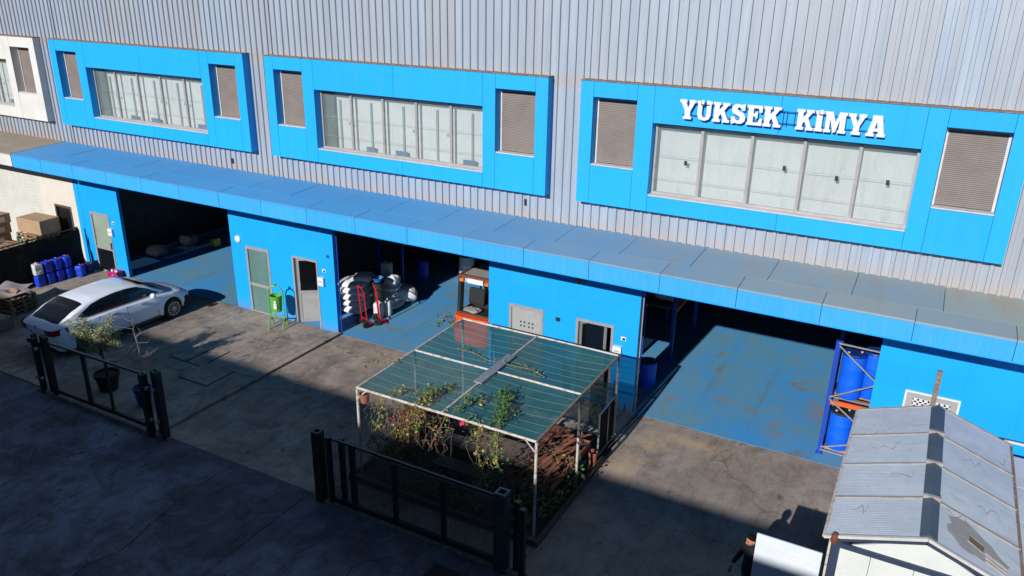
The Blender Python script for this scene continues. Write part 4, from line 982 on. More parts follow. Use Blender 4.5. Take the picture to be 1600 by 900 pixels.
def carton(label, loc, rz, sx, sy, h, lab=False, group=None):
    T = thing('carton', label, 'carton', loc, rz, group)
    MB().box(-sx/2,sx/2,-sy/2,sy/2,0,h).build('carton_body', CARD, T, .01, local=True)
    MB().box(-sx/2-.002,sx/2+.002,-.03,.03,h-.06,h+.003).build('tape', mat('brown_tape',(.30,.22,.14),rough=.4), T, local=True)
    if lab: MB().box(sx/2+.001,sx/2+.006,-.14,.14,h*.25,h*.78).build('white_label', WHITE, T, local=True)
    return T
carton('big open brown carton lying on the tall pallet stack behind the net',(-26.95,-.72,1.47),.06,1.35,.85,.55)
for i, h in enumerate((1.03,1.43,1.83)):
    carton('%s brown carton with white label at the left edge of the picture' % ['lowest','middle','top'][i],(-28.25+.05*i,-1.75,h),.12*(i-1),.9,.8,.38,True,'labelled cartons on the left pallets')
T = thing('bottle','green plastic bottle lying beside the labelled cartons','bottle',(-27.55,-1.3,1.05))
MB().lathe([(0,0),(.05,0),(.05,.2),(.02,.27),(.02,.3),(0,.3)], (-27.55,-1.3,1.03), 12).build('bottle_body', mat('green_bottle',(.02,.3,.15),rough=.3), T); MB().lathe([(.024,.29),(.024,.32),(0,.32)], (-27.55,-1.3,1.03), 10).build('cap', WHITE, T)
T0 = None
for i in range(4):
    dup(P0,(-23.55+random.uniform(-.03,.03),-4.15+random.uniform(-.03,.03),.03+.146*i),.12+random.uniform(-.06,.06),'%s pallet of the pile carrying flattened cardboard left of the white car' % ords[i],'pallets under the cardboard')
CARD2 = mat('pinkish_cardboard',(.40,.33,.34),(.30,.27,.30),3,.8); CARD3 = mat('pale_cardboard',(.46,.37,.27),(.36,.29,.21),3,.85)
for i, (dx, dy, rz, m, lab) in enumerate([(-.1,-.30,.25,CARD3,'flat tan cardboard sheet on the pallet pile left of the car'),(.1,.12,-.12,CARD2,'flattened pink and grey carton on the pallet pile'),(-.25,.28,.4,CARD2,'crumpled pale carton at the back of the pallet pile'),(.22,-.02,.55,CARD,'small brown cardboard flap on top of the pallet pile')]):
    b = MB(); sx, sy = (1.0,.75) if i < 3 else (.4,.35)
    b.grid(lambda u, v: ((u-.5)*sx, (v-.5)*sy, .02+.05*math.sin(u*5+i)*math.sin(v*4+i*2)), 8, 6, False); b.grid(lambda u, v: ((u-.5)*sx, (v-.5)*sy, .008+.05*math.sin(u*5+i)*math.sin(v*4+i*2)), 8, 6, False, True)
    o = b.build('cardboard_sheet', m); o.location = (-23.55+dx,-4.15+dy,.66+.03*i); o.rotation_euler = (0,.04*i-.05,rz); tag(o, lab, 'cardboard', 'cardboard on the pallet pile')
o = MB().box(-.55,.55,-.45,.45,0,.42).build('concrete_block', APRON, None, .03); o.location = (-22.5,-5.55,.03); o.rotation_euler = (0,0,.1); tag(o,'grey concrete block at the left edge of the picture, beside the car','block')
T = thing('plastic_crate','magenta plastic crate with bottles beside the left door','crate',(-23.35,-.28,.03),.1)
b = MB(); b.box(-.24,.24,-.15,.15,0,.02)
for a in ((-.24,.24,-.15,-.13),(-.24,.24,.13,.15),(-.24,-.22,-.13,.13),(.22,.24,-.13,.13)):
    b.box(a[0],a[1],a[2],a[3],.02,.11); b.box(a[0],a[1],a[2],a[3],.15,.27)
    nx = max(1, int((a[1]-a[0])/.08)); ny = max(1, int((a[3]-a[2])/.08))
for x in (-.23,-.08,.08,.23):
    for y in (-.14,.14): b.box(x-.01,x+.01,y-.009,y+.009,.11,.15)
b.build('basket', MAG, T, local=True)
for i, (x, y) in enumerate(((-.12,.0),(.02,.03),(.14,-.02))): MB().lathe([(0,.02),(.05,.02),(.055,.26),(.02,.32),(0,.32)], (x,y,0), 12).build('bottle', [JWHITE,mat('pink_bottle',(.6,.2,.35),rough=.4),JWHITE][i], T, local=True)
drum('plastic_drum','low dark blue tub between the net fence and the left door',(-24.72,-.42,.03),.17,.38,DRUMD,BLKM,None)

# ================================================================ GATES
def post(T, x, y, h, s=.10, name='post', m=GATEM, hollow=False):
    if not hollow: MB().box(x-s/2,x+s/2,y-s/2,y+s/2,0,h).build(name, m, T); return
    b = MB(); t = s*.2
    b.box(x-s/2,x+s/2,y-s/2,y-s/2+t,0,h); b.box(x-s/2,x+s/2,y+s/2-t,y+s/2,0,h); b.box(x-s/2,x-s/2+t,y-s/2+t,y+s/2-t,0,h); b.box(x+s/2-t,x+s/2,y-s/2+t,y+s/2-t,0,h)
    b.build(name, m, T)
    MB().box(x-s*.3,x+s*.3,y-s*.3,y+s*.3,h-.12,h-.10).build('post_inner', DARK, T)
T = thing('sliding_gate','short dark green sliding gate with open frame in front of the white car','gate',(-14.7,-7.2,0))
for x, y, h in ((-17.22,-7.12,1.72),(-17.05,-7.24,1.68),(-16.82,-7.12,1.76),(-16.55,-7.2,1.80)): post(T, x, y, h, .11, hollow=True)
for x, y, h in ((-12.56,-7.28,1.76),(-12.34,-7.08,1.84),(-12.12,-7.2,1.90)): post(T, x, y, h, .155, hollow=True)
MB().bar((-16.5,-7.2,1.66),(-12.62,-7.2,1.70),.055,.06).build('top_rail', GATETOP, T); MB().bar((-16.5,-7.2,.20),(-12.62,-7.2,.20),.07,.10).build('bottom_rail', GATEM, T)
MB().box(-15.08,-14.96,-7.23,-7.17,.25,1.63).build('stile', GATEM, T); MB().box(-14.12,-14.06,-7.23,-7.17,.25,1.63).build('stile', GATEM, T)
for x in (-17.1,-16.9,-12.45,-12.2):
    for z in (.5,1.4): MB().lathe([(0,-.03),(.05,-.03),(.05,.03),(0,.03)], (x,-7.31,z), 12, 'Y').build('guide_roller', STEEL, T)
MB().box(-17.3,-12.0,-7.27,-7.13,.001,.05).build('track', RUST, T)
T = thing('sliding_gate','long black mesh sliding gate in the dark foreground before the pergola','gate',(-4.5,-7.2,0))
for x, y, h in ((-6.98,-7.22,1.80),(-6.70,-7.2,1.72),(-6.42,-7.1,1.72),(-6.14,-7.1,1.66)): post(T, x, y, h, .20 if x < -6.9 else .10, hollow=x < -6.9)
for x, y, h in ((-2.36,-7.22,1.86),(-2.08,-7.1,1.66),(-1.90,-7.22,1.62)): post(T, x, y, h, .24 if x < -2.3 else .11, hollow=x < -2.3, m=GATETOP if x < -2.3 else GATEM)
MB().bar((-6.6,-7.2,1.70),(-2.5,-7.2,1.70),.05,.05).build('top_rail', GATEM, T); MB().bar((-4.93,-7.25,1.66),(-2.5,-7.25,1.66),.045,.04).build('top_rail', GATETOP, T)
MB().bar((-6.6,-7.2,.16),(-2.5,-7.2,.16),.08,.12).build('bottom_rail', GATEM, T)
for x in (-4.93,-3.72): MB().box(x-.035,x+.035,-7.27,-7.17,.22,1.62).build('stile', GATEM, T)
b = MB()
for i in range(79): b.box(-6.62+i*.052,-6.612+i*.052,-7.2,-7.194,.22,1.66)
for i in range(28): b.box(-6.65,-2.5,-7.193,-7.187,.25+i*.05,.257+i*.05)
b.build('wire_mesh', BLKM, T)
MB().box(-7.1,-1.85,-7.28,-7.12,.001,.05).build('track', RUST, T)

# ================================================================ PERGOLA
PX0,PX1,PY0,PY1,PZ = -6.78,-2.23,-6.05,-1.49,2.37
T = thing('pergola','flat pergola of chipped white pipes roofed with teal shade net','pergola',(-4.5,-3.8,0))
for (x, y) in ((PX0,PY0),(PX1,PY0),(PX0,PY1),(PX1,PY1),(PX1,-3.86),(PX0,-3.78)): MB().tube([(x,y,0),(x,y,PZ-.03)], .032, 8).build('post', OLDWH, T)
for a, c in (((PX0,PY0),(PX1,PY0)),((PX0,PY1),(PX1,PY1)),((PX0,PY0),(PX0,PY1)),((PX1,PY0),(PX1,PY1)),((PX0,-3.78),(PX1,-3.78)),((-4.5,PY0),(-4.5,PY1))):
    zz = .012 if a[0] == -4.5 else 0
    MB().tube([(*a,PZ+zz),(*c,PZ+zz)], .030, 8).build('beam', RUST if a[0] == PX1 else OLDWH, T)
for x, sx in ((PX0,1),(PX1,-1)): MB().tube([(x,PY0,PZ-.28),(x+sx*.26,PY0,PZ-.02)], .016, 6).build('corner_brace', OLDWH, T)
MB().bar((-4.5,-2.93,PZ+.055),(-4.5,-4.56,PZ+.055),.22,.03).build('metal_strip', STEEL, T)
for (x0, x1, y0, y1) in ((PX0,-4.5,PY0,-3.78),(-4.5,PX1,PY0,-3.78),(PX0,-4.5,-3.78,PY1),(-4.5,PX1,-3.78,PY1)):
    ph = random.uniform(0,6)
    def fn(i, j): return (x0+.03+(x1-x0-.06)*i, y0+.03+(y1-y0-.06)*j, PZ-.005-.06*math.sin(PI*i)*math.sin(PI*j)+.010*math.sin(9*j+ph+3*i)*math.sin(PI*i))
    MB().grid(fn, 20, 20).build('net_panel', NET, T)
    b = MB(); n = 7
    for k in range(1, n):
        t = k/n; pts = [(x0+.03+(x1-x0-.06)*i/10, y0+(y1-y0)*t+.01*math.sin(i+k), fn(i/10, t)[2]+.010) for i in range(11)]; b.tube(pts, .0035, 4)
    b.build('net_cord', mat('pale_cord',(.16,.27,.29),rough=.8), T)
# side screen near the wall
MB().tube([(PX1,PY1,1.25),(PX1,-2.56,1.22),(PX1,-2.56,.02)], .022, 6).build('side_rail', STEEL, T); MB().tube([(PX1,-1.95,.02),(PX1,-1.95,1.22)], .018, 6).build('side_post', STEEL, T); MB().tube([(PX1,PY1,.06),(PX1,-2.56,.06)], .018, 6).build('side_rail', OLDWH, T)
MB().grid(lambda i, j: (PX1-.02+.02*math.sin(i*9+j*4), PY1-.02-1.02*i, .08+1.13*j), 10, 8).build('side_net', BLACKNET, T)
MB().grid(lambda i, j: (-2.95+.70*i, PY1+.03+.02*math.sin(i*8), .1+1.45*j), 10, 8).build('back_net', netmat('thin_black_net',(.03,.06,.06),.35,90), T)

# furniture under it
T = thing('garden_table','weathered plank table under the pergola','table',(-3.95,-4.4,0))
for i in range(6): MB().box(-4.85,-3.15,-4.83+i*.15,-4.69+i*.15,.72,.755).build('plank', WOOD, T)
for x in (-4.7,-3.3):
    for y in (-4.75,-4.05): MB().box(x-.04,x+.04,y-.04,y+.04,0,.72).build('leg', WOOD, T)
T = thing('garden_bench','low dark wooden bench in front of the plank table','bench',(-4.6,-5.1,0))
for i in range(3): MB().box(-5.3,-3.9,-5.3+i*.14,-5.18+i*.14,.42,.45).build('plank', WOOD, T)
for x in (-5.15,-4.05): MB().box(x-.05,x+.05,-5.28,-4.92,0,.42).build('leg', WOOD, T)
T = thing('garden_bench','wooden bench with pale cushion end behind the hanging vines','bench',(-5.6,-4.2,0))
for i in range(3): MB().box(-6.1,-5.1,-4.45+i*.16,-4.31+i*.16,.44,.47).build('plank', WOOD, T)
for x in (-6.0,-5.2): MB().box(x-.05,x+.05,-4.42,-4.0,0,.44).build('leg', WOOD, T)
def planter(label, x0, x1, y0, y1, z, h, m=TERRA, soil=SOIL, group='terracotta planters under the pergola'):
    T = thing('planter', label, 'planter', ((x0+x1)/2,(y0+y1)/2,z), 0, group); t = .025
    b = MB(); b.box(x0,x1,y0,y0+t,z,z+h); b.box(x0,x1,y1-t,y1,z,z+h); b.box(x0,x0+t,y0+t,y1-t,z,z+h); b.box(x1-t,x1,y0+t,y1-t,z,z+h); b.box(x0+t,x1-t,y0+t,y1-t,z,z+.02); b.build('trough', m, T)
    b = MB(); b.grid(lambda i, j: (x0+t+(x1-x0-2*t)*i, y0+t+(y1-y0-2*t)*j, z+h-.05+random.uniform(-.015,.02)), 6, 14, False, False); b.build('soil', soil, T)
    return T
T = thing('plant_stand','low timber stand carrying the terracotta troughs along the right side of the pergola','stand',(-2.85,-4,0))
for y in (-5.0,-4.0,-2.9): MB().box(-3.4,-2.32,y-.05,y+.05,.40,.46).build('cross_beam', WOOD, T)
for x in (-3.35,-2.38):
    for y in (-5.0,-4.0,-2.9): MB().box(x-.04,x+.04,y-.04,y+.04,0,.40).build('leg', WOOD, T)
pos = ['first','second','third','fourth','fifth']
for i in range(5): planter('%s terracotta trough from the left on the stand at the right of the pergola' % pos[i], -3.38+i*.215, -3.19+i*.215, -5.05, -4.0, .46, .17)
for i in range(5): planter('%s terracotta trough from the left in the rear row on the stand' % pos[i], -3.36+i*.215, -3.17+i*.215, -3.95, -2.85, .46, .17)
planter('red terracotta trough of reddish plants at the left side of the pergola',-6.75,-6.30,-4.75,-3.55,.42,.20)
T = thing('plant_stand','low brick-red stand beneath the trough on the left side of the pergola','stand',(-6.5,-4.1,0))
for y in (-4.6,-3.7): MB().box(-6.72,-6.33,y-.06,y+.06,0,.415).build('leg', TERRA, T)
MB().box(-6.5,-6.4,-4.5,-3.8,.05,.12).build('stretcher', TERRA, T)
T = thing('slat_pile','untidy pile of red-brown timber slats thrown over the right-hand troughs','timber pile',(-2.85,-4.0,.65))
for k in range(52):
    x = random.uniform(-3.3,-2.42); y = random.uniform(-4.9,-2.9); l = random.uniform(.35,.95); a = 1.25+random.gauss(0,.22)
    o = MB().rbox((x,y,.66+random.uniform(0,.16)),(l,random.uniform(.04,.09),.018),a,0,random.gauss(0,.07)).build('slat', [TERRA,mat('red_brown_timber',(.24,.095,.06),(.15,.06,.04),6,.85,jit=.5)][k % 2], T)
def pot(label, loc, r, h, m, cat='plant pot'):
    T = thing('plant_pot', label, cat, loc); MB().lathe([(0,0),(r*.7,0),(r*.92,h*.8),(r,h*.8),(r,h),(r*.9,h),(r*.85,h*.85)], (0,0,0), 20).build('pot', m, T, local=True); MB().lathe([(0,h*.86),(r*.86,h*.86)], (0,0,0), 20).build('soil', SOIL, T, local=True); return T
pot('small terracotta pot hung on the front left pergola post',(-6.62,-6.0,2.02),.12,.22,TERRA)
pot('turquoise pot on the ground at the right side of the pergola',(-2.42,-3.2,0),.15,.30,TURQ)
pot('clay pot beside the turquoise one at the right side of the pergola',(-2.20,-2.95,.0),.12,.42,TERRA)
pot('black pot on the ground in front of the plank table',(-4.75,-5.55,0),.18,.32,BLKM)
pot('large black tub in which the olive tree grows',(-15.62,-6.25,.03),.34,.52,BLACK)
pot('dark blue tub holding the bare sapling beside the gate post',(-14.0,-6.35,.03),.24,.55,DRUMD)
T = thing('garden_hoop','pale bent cane hoop at the right rear of the pergola','hoop',(-2.6,-2.2,0))
MB().tube([(-2.6,-2.2+.62*math.cos(PI*a/12),.25+.95*math.sin(PI*a/12)) for a in range(13)], .014, 6).build('hoop', STEM, T); MB().tube([(-2.6,-2.82,.25),(-2.6,-2.82,0)], .014, 6).build('hoop_end', STEM, T); MB().tube([(-2.6,-1.58,.25),(-2.6,-1.58,0)], .014, 6).build('hoop_end', STEM, T)
T = thing('timber_edging','dark timber bed edging along the foot of the pergola','edging',(-4.5,-6.1,0))
MB().box(-6.9,-2.1,-6.3,-6.2,0,.16).build('board', WOOD, T); MB().box(-2.1,-2.02,-6.3,-2.6,0,.14).build('board', WOOD, T); MB().box(-6.98,-6.9,-6.3,-3.0,0,.14).build('board', WOOD, T)
o = MB().box(-6.9,-2.1,-6.2,-1.6,-.05,.012).build('garden_soil', SOIL); struct(o)

# ================================================================ PLANTS
def leafcloud(name, m, parent, pts, size, local=False):
    b = MB()
    for p in pts:
        p = Vector(p); n = Vector((random.gauss(0,1), random.gauss(0,1), random.gauss(0,1)+.8)).normalized()
        a = n.orthogonal().normalized(); a = Matrix.Rotation(random.uniform(0,6.28), 3, n) @ a; c = n.cross(a); s = size*random.uniform(.6,1.35)
        b.add([p-a*s*.5, p+c*s*.30-n*s*.06, p+a*s*.5+n*s*.04, p-c*s*.30-n*s*.06], [(0,1,2,3)])
    return b.build(name, m, parent, local=local)
def along(path, n, spread):
    P = [Vector(p) for p in path]; out = []
    for _ in range(n):
        i = random.randrange(len(P)-1); t = random.random(); out.append(P[i].lerp(P[i+1], t)+Vector([random.gauss(0,spread) for _ in range(3)]))
    return out
def vine(label, path, ng, ny, nr, spread=.09, size=.085, group='climbing vines on the pergola'):
    T = thing('climbing_vine', label, 'vine', path[0], 0, group)
    b = MB(); b.tube([Vector(p) for p in path], .010, 5)
    for _ in range(5):
        i = random.randrange(len(path)-1); p = Vector(path[i]).lerp(Vector(path[i+1]), random.random()); q = p+Vector((random.gauss(0,.2),random.gauss(0,.2),random.gauss(.03,.07)))
        b.tube([p, (p+q)/2+Vector((0,0,.03)), q], .005, 4)
    b.build('stem', STEM, T)
    if ng: leafcloud('green_leaves', LEAFG, T, along(path, ng, spread), size)
    if ny: leafcloud('yellow_leaves', LEAFY, T, along(path, ny, spread*.8), size*.9)
    if nr: leafcloud('red_leaves', LEAFR, T, along(path, nr, spread*.9), size*.8)
Z = PZ
vine('vine with dense dark green leaves lying across the right half of the net roof', [(-3.25,-5.95,1.6),(-3.2,-5.98,Z+.05),(-3.25,-5.6,Z+.1),(-3.45,-5.2,Z+.1),(-3.6,-4.85,Z+.08),(-3.75,-4.7,Z+.08)], 420, 12, 0, .10)
vine('vine with yellow-green clump over the front beam left of the roof centre', [(-5.15,-6.1,1.9),(-5.1,-6.02,Z+.08),(-5.0,-5.8,Z+.12),(-5.1,-5.5,Z+.1)], 160, 110, 20, .09)
vine('sparse vine just left of the metal strip on the front of the net roof', [(-4.3,-5.95,Z),(-4.15,-5.6,Z+.1),(-4.2,-5.3,Z+.08),(-3.9,-5.2,Z+.05)], 60, 14, 6, .09)
vine('thin leafy shoot lying along the left part of the net roof', [(-5.9,-6.0,Z),(-5.8,-5.75,Z+.1),(-5.4,-5.75,Z+.08),(-5.0,-5.2,Z+.06),(-4.85,-5.0,Z+.05)], 90, 30, 6, .06)
vine('green shoot curling off the back left corner of the net roof', [(-6.75,-1.9,Z),(-6.85,-2.0,Z+.12),(-7.05,-1.9,Z+.16),(-7.0,-2.4,Z+.1),(-7.1,-1.6,Z+.1)], 70, 8, 0, .07)
vine('thin green shoot sticking out over the left beam of the pergola', [(-6.75,-4.6,Z),(-6.95,-4.7,Z+.1),(-7.2,-4.9,Z+.12),(-7.3,-5.1,Z+.1)], 26, 6, 4, .07)
vine('dried vine trailing across the middle of the net roof', [(-6.0,-3.1,Z-.02),(-5.4,-3.2,Z+.02),(-4.9,-3.4,Z+.03),(-4.2,-3.35,Z+.03),(-3.7,-3.3,Z+.03),(-3.3,-3.5,Z+.03)], 60, 8, 10, .05, .07)
vine('vine climbing the front left part with green and ochre leaves', [(-6.4,-6.1,1.1),(-6.2,-6.12,1.6),(-6.1,-6.1,2.0),(-5.95,-6.05,Z)], 70, 26, 16, .11)
vine('red and yellow autumn vine hanging below the front beam', [(-5.7,-6.0,1.2),(-5.5,-6.05,1.7),(-5.2,-6.08,2.0),(-4.95,-6.08,2.2)], 70, 90, 240, .15, .085)
vine('reddish-brown bushy vine behind the autumn leaves at left', [(-6.5,-4.2,.75),(-6.4,-4.8,1.0),(-6.1,-5.2,1.3),(-5.8,-5.5,1.6)], 110, 30, 620, .19, .085)
vine('vine with yellow leaves hanging below the front beam near the right post', [(-3.5,-6.1,1.2),(-3.55,-6.12,1.7),(-3.6,-6.08,2.1),(-3.55,-6.02,Z)], 50, 50, 6, .09)
vine('green-leaved shoot hanging in the dark near the right front post', [(-3.1,-6.1,1.5),(-3.12,-6.1,1.9),(-3.1,-6.05,Z)], 34, 26, 4, .08)
vine('brown withered vine tangle hanging from the middle of the front beam', [(-4.9,-6.0,1.3),(-4.7,-6.05,1.7),(-4.5,-6.05,2.1),(-4.4,-6.0,Z)], 30, 20, 110, .13, .075)
vine('dark red leafy heap over the left trough under the pergola', [(-6.7,-3.7,.75),(-6.6,-4.2,.95),(-6.3,-4.6,1.1),(-5.9,-4.9,1.2)], 60, 20, 620, .2, .085)
vine('withered reddish growth over the right troughs', [(-3.3,-4.9,.8),(-3.0,-4.3,.85),(-2.6,-3.6,.85)], 16, 8, 60, .10, .07)
vine('dark leafy creeper rising behind the long gate on the left', [(-6.4,-5.9,.3),(-6.2,-5.8,.8),(-5.9,-5.7,1.1)], 260, 10, 160, .20, .09)
vine('low mixed weeds in the bed behind the long gate', [(-5.6,-5.9,.15),(-4.9,-5.8,.35),(-4.2,-5.9,.3),(-3.6,-5.8,.3)], 300, 20, 240, .18, .09)
vine('pale green weed hanging low over the long black gate', [(-3.6,-6.2,.7),(-3.45,-6.15,1.0),(-3.35,-6.15,1.2)], 50, 34, 10, .12)
vine('green creeper growing between the terracotta troughs', [(-2.9,-5.3,.6),(-2.75,-4.6,.75),(-2.5,-4.0,.75),(-2.35,-3.6,.6)], 60, 10, 0, .10)
vine('leafy ground creeper spilling over the edging at the right side of the pergola', [(-2.5,-5.8,.25),(-2.3,-5.2,.35),(-2.25,-4.5,.3),(-2.2,-3.9,.35)], 260, 12, 14, .15, .10)
vine('dark creeper filling the bed below the terracotta troughs', [(-3.0,-5.9,.3),(-2.7,-5.5,.4),(-2.6,-5.1,.5)], 180, 6, 20, .18, .09)
T = thing('climbing_rose','single red rose bloom with green leaves on the front beam','rose',(-3.95,-6.05,Z))
b = MB()
for k in range(16):
    a = k*2.4; r = .012+.004*k; c = Vector((-3.95+r*math.cos(a),-6.08+r*math.sin(a),Z-.02-.003*k)); n = Vector((math.cos(a),math.sin(a),.5)).normalized(); q = n.orthogonal().normalized()*.035; e = n.cross(q).normalized()*.035
    b.add([c-q,c+e,c+q,c-e], [(0,1,2,3)])
b.build('petals', mat('rose_red',(.75,.02,.06),rough=.6), T); leafcloud('green_leaves', LEAFG, T, along([(-3.95,-6.05,Z-.1),(-3.75,-6.0,Z+.08)], 36, .06), .08)
T = thing('dry_stems','curtain of dry hanging vine stems below the front pergola beam','stems',(-5,-6.05,Z))
b = MB()
for k in range(42):
    x = random.uniform(-6.5,-4.1) if k < 35 else random.uniform(-3.9,-3.2); l = random.uniform(.5,1.4); y = -6.05+random.uniform(-.12,.05); z0 = Z-random.uniform(.0,.5)
    pts = [(x,y,z0)]
    for j in range(1, 6): pts.append((x+random.gauss(0,.04)*j**.7, y+random.gauss(0,.03)-.03*j, z0-l*j/5))
    b.tube(pts, .0035, 4, False)
o = b.build('stem_strands', STEM, T); o['kind'] = 'stuff'
T = thing('dry_grass','tangle of pale dry straw over the terracotta troughs','straw',(-2.9,-4.6,.6))
b = MB()
for k in range(150):
    x, y = random.uniform(-3.5,-2.3), random.uniform(-5.5,-2.9); a = random.uniform(-1,1)*.6+1.2; l = random.uniform(.2,.7); z = random.uniform(.62,.72)
    p = Vector((x,y,z)); q = p+Vector((l*math.cos(a)*random.choice((1,-1)),-l*math.sin(a),random.uniform(-.15,.12)))
    b.tube([p,(p+q)/2+Vector((0,0,.05)),q], .005, 3, False)
o = b.build('straw', STEM, T); o['kind'] = 'stuff'
# olive in its tub
T = thing('olive_tree','small grey-green olive tree growing in a black tub beside the white car','tree',(-15.62,-6.25,.5))
b = MB(); b.tube([(-15.62,-6.25,.42),(-15.66,-6.22,.85),(-15.78,-6.2,1.5)], [.04,.034,.022], 8)
tips = []
for k in range(26):
    a = random.uniform(0,6.28); r = random.uniform(.2,.72); q = Vector((-15.85+r*math.cos(a)*1.1,-6.2+r*math.sin(a)*.75,random.uniform(1.25,2.25)-.25*r)); p = Vector((-15.75,-6.2,random.uniform(.95,1.45))); m_ = (p+q)/2+Vector((0,0,.05)); b.tube([p,m_,q], [.013,.009,.004], 5, False); tips.append((m_, q))
b.build('trunk', mat('olive_bark',(.16,.13,.10),rough=.9), T)
pts = []
for m_, q in tips:
    for _ in range(320):
        t = random.uniform(.15,1.18); pts.append(m_.lerp(q, t)+Vector([random.gauss(0,.06) for _ in range(3)]))
b = MB()
for p in pts:
    d = Vector((random.gauss(0,1),random.gauss(0,1),random.gauss(.3,1))).normalized(); c = d.orthogonal().normalized()*.008; c = Matrix.Rotation(random.uniform(0,6.28),3,d) @ c; s = random.uniform(.04,.075)
    b.add([p-d*s*.5,p+c*1.6,p+d*s*.5,p-c*1.3], [(0,1,2,3)])
b.build('crown', OLIVE, T)
T = thing('bare_sapling','leafless pale sapling in a blue tub beside the short green gate','tree',(-14.0,-6.35,.5))
b = MB(); tr = [Vector(p) for p in ((-13.95,-6.35,.5),(-13.93,-6.33,1.1),(-13.95,-6.3,1.6),(-14.0,-6.3,2.1),(-14.04,-6.3,2.6))]
b.tube(tr, [.012,.010,.008,.006,.003], 6)
for k in range(20):
    i = random.randrange(1,4); p = tr[i].lerp(tr[i+1], random.random()); a = random.choice((0,PI))+random.uniform(-.7,.7); l = random.uniform(.15,.5); q = p+Vector((l*math.cos(a),l*math.sin(a),random.uniform(.05,.4)*l*2)); e = q+Vector((random.gauss(0,.1),random.gauss(0,.1),.12)); b.tube([p,q,e], [.005,.004,.002], 4, False)
    b.tube([q,q+Vector((random.gauss(0,.1),random.gauss(0,.1),.1))], .0025, 4, False)
b.build('stem', mat('pale_twig',(.24,.22,.20),rough=.8), T)
# the taller bare tree just out of shade: small weeds by the gate foot
o = leafcloud('fallen_leaves', LEAFY, None, [(random.uniform(-7,-1.8),random.gauss(-6.6,.3),.02+random.uniform(0,.02)) for _ in range(260)], .05); struct(o,'stuff'); o['label'] = 'dry fallen leaves scattered along the foot of the pergola and gate'
o = leafcloud('ground_litter', DIRT, None, [(random.uniform(-24,3),-abs(random.gauss(0,3.2))-.1,.036) for _ in range(420)], .035); struct(o,'stuff')
for v in (): pass

# ================================================================ HUT
RX, RZ = 4.78, 2.98; EXL, EXR, EZ = 3.30, 6.18, 2.47; HY0, HY1 = -6.36, -1.60
T = thing('guard_hut','small white hut with a grey corrugated gable roof at the lower right','hut',(4.75,-4,0))
n = 4
for side, ex in ((0,EXL),(1,EXR)):
    for k in range(n):
        ya = HY0+(HY1-HY0)*k/n+.012; yb = HY0+(HY1-HY0)*(k+1)/n-.012
        b = MB(); m_ = 22                       # fine ribs run from ridge to eave
        N = 2*m_
        row = []
        for i in range(N+1):
            y = ya+(yb-ya)*i/N; row.append((y, .0025 if (i % 2) else 0))
        vs = [(RX, y, RZ+h) for y, h in row]+[(ex, y, EZ+h) for y, h in row]
        fs = [(i, i+1, N+2+i, N+1+i) for i in range(N)]
        if side == 0: fs = [f[::-1] for f in fs]
        b.add(vs, fs); b.add([(x, y, z-.04) for x, y, z in vs], [f[::-1] for f in fs])
        e = N+1; b.add([vs[e],vs[-1],(vs[-1][0],vs[-1][1],EZ-.04),(vs[e][0],vs[e][1],EZ-.04)], [(0,1,2,3)])
        b.build('roof_sheet', SHEETR, T)
    for k in range(1, n):
        y = HY0+(HY1-HY0)*k/n; MB().bar((RX,y,RZ+.014),(ex,y,EZ+.014),.05,.022).build('sheet_seam', MASTIC, T)
    MB().bar((ex,HY0,EZ-.012),(ex,HY1,EZ-.012),.05,.06).build('eave_trim', RUST if side else OLDWH, T)
    for y, mm in ((HY0-.03,ALUW),(HY1+.03,MASTIC)): MB().bar((RX,y,RZ-.002),(ex,y,EZ-.002),.05,.05).build('verge_trim', mm, T)
for k in range(n):
    ya = HY0+(HY1-HY0)*k/n+.02; yb = HY0+(HY1-HY0)*(k+1)/n-.02
    b = MB(); b.add([(RX-.13,ya,RZ-.022),(RX,ya,RZ+.045),(RX+.13,ya,RZ-.022),(RX-.13,yb,RZ-.022),(RX,yb,RZ+.045),(RX+.13,yb,RZ-.022)], [(0,1,4,3),(1,2,5,4),(0,3,5,2),(0,2,1),(3,4,5)]); b.build('ridge_cap', RIDGE, T)
    if k: 
        y = HY0+(HY1-HY0)*k/n; MB().rbox((RX,y,RZ+.02),(.27,.07,.07)).build('ridge_joint', MASTIC, T)
# repair patch on the right slope
def onroof(x, y, h): t = (x-RX)/(EXR-RX); return (x, y, RZ+(EZ-RZ)*t+h)
b = MB(); pts = []
for k in range(22):
    a = 2*PI*k/22; rr = 1+.16*math.sin(3*a+1)+.10*math.sin(7*a); pts.append(onroof(5.45+.42*rr*math.cos(a)+.12*math.sin(a), -5.75+.42*rr*math.sin(a)*.75-.25*math.cos(a), .014))
b.add(pts, [tuple(range(22))]); b.build('mastic_patch', SHEETD, T)
b = MB(); q = [onroof(x, y, .02) for x, y in ((5.38,-5.62),(5.62,-5.72),(5.60,-5.92),(5.36,-5.82))]; b.add(q, [(0,1,2,3)] if True else []); b.build('patch_hatch', mat('mustard_patch',(.16,.13,.07),rough=.8), T)
for i in range(4): MB().bar(q[i], q[(i+1) % 4], .02, .012).build('hatch_rim', MASTIC, T)
for k in range(6):
    y = -5.9-.05*k; MB().bar(onroof(5.62,y+.05,.02), onroof(5.95,y-.05,.02), .012, .008).build('mastic_streak', ALUW if k % 2 else MASTIC, T)
def onleft(x, y, h): t = (RX-x)/(RX-EXL); return (x, y, RZ+(EZ-RZ)*t+h)
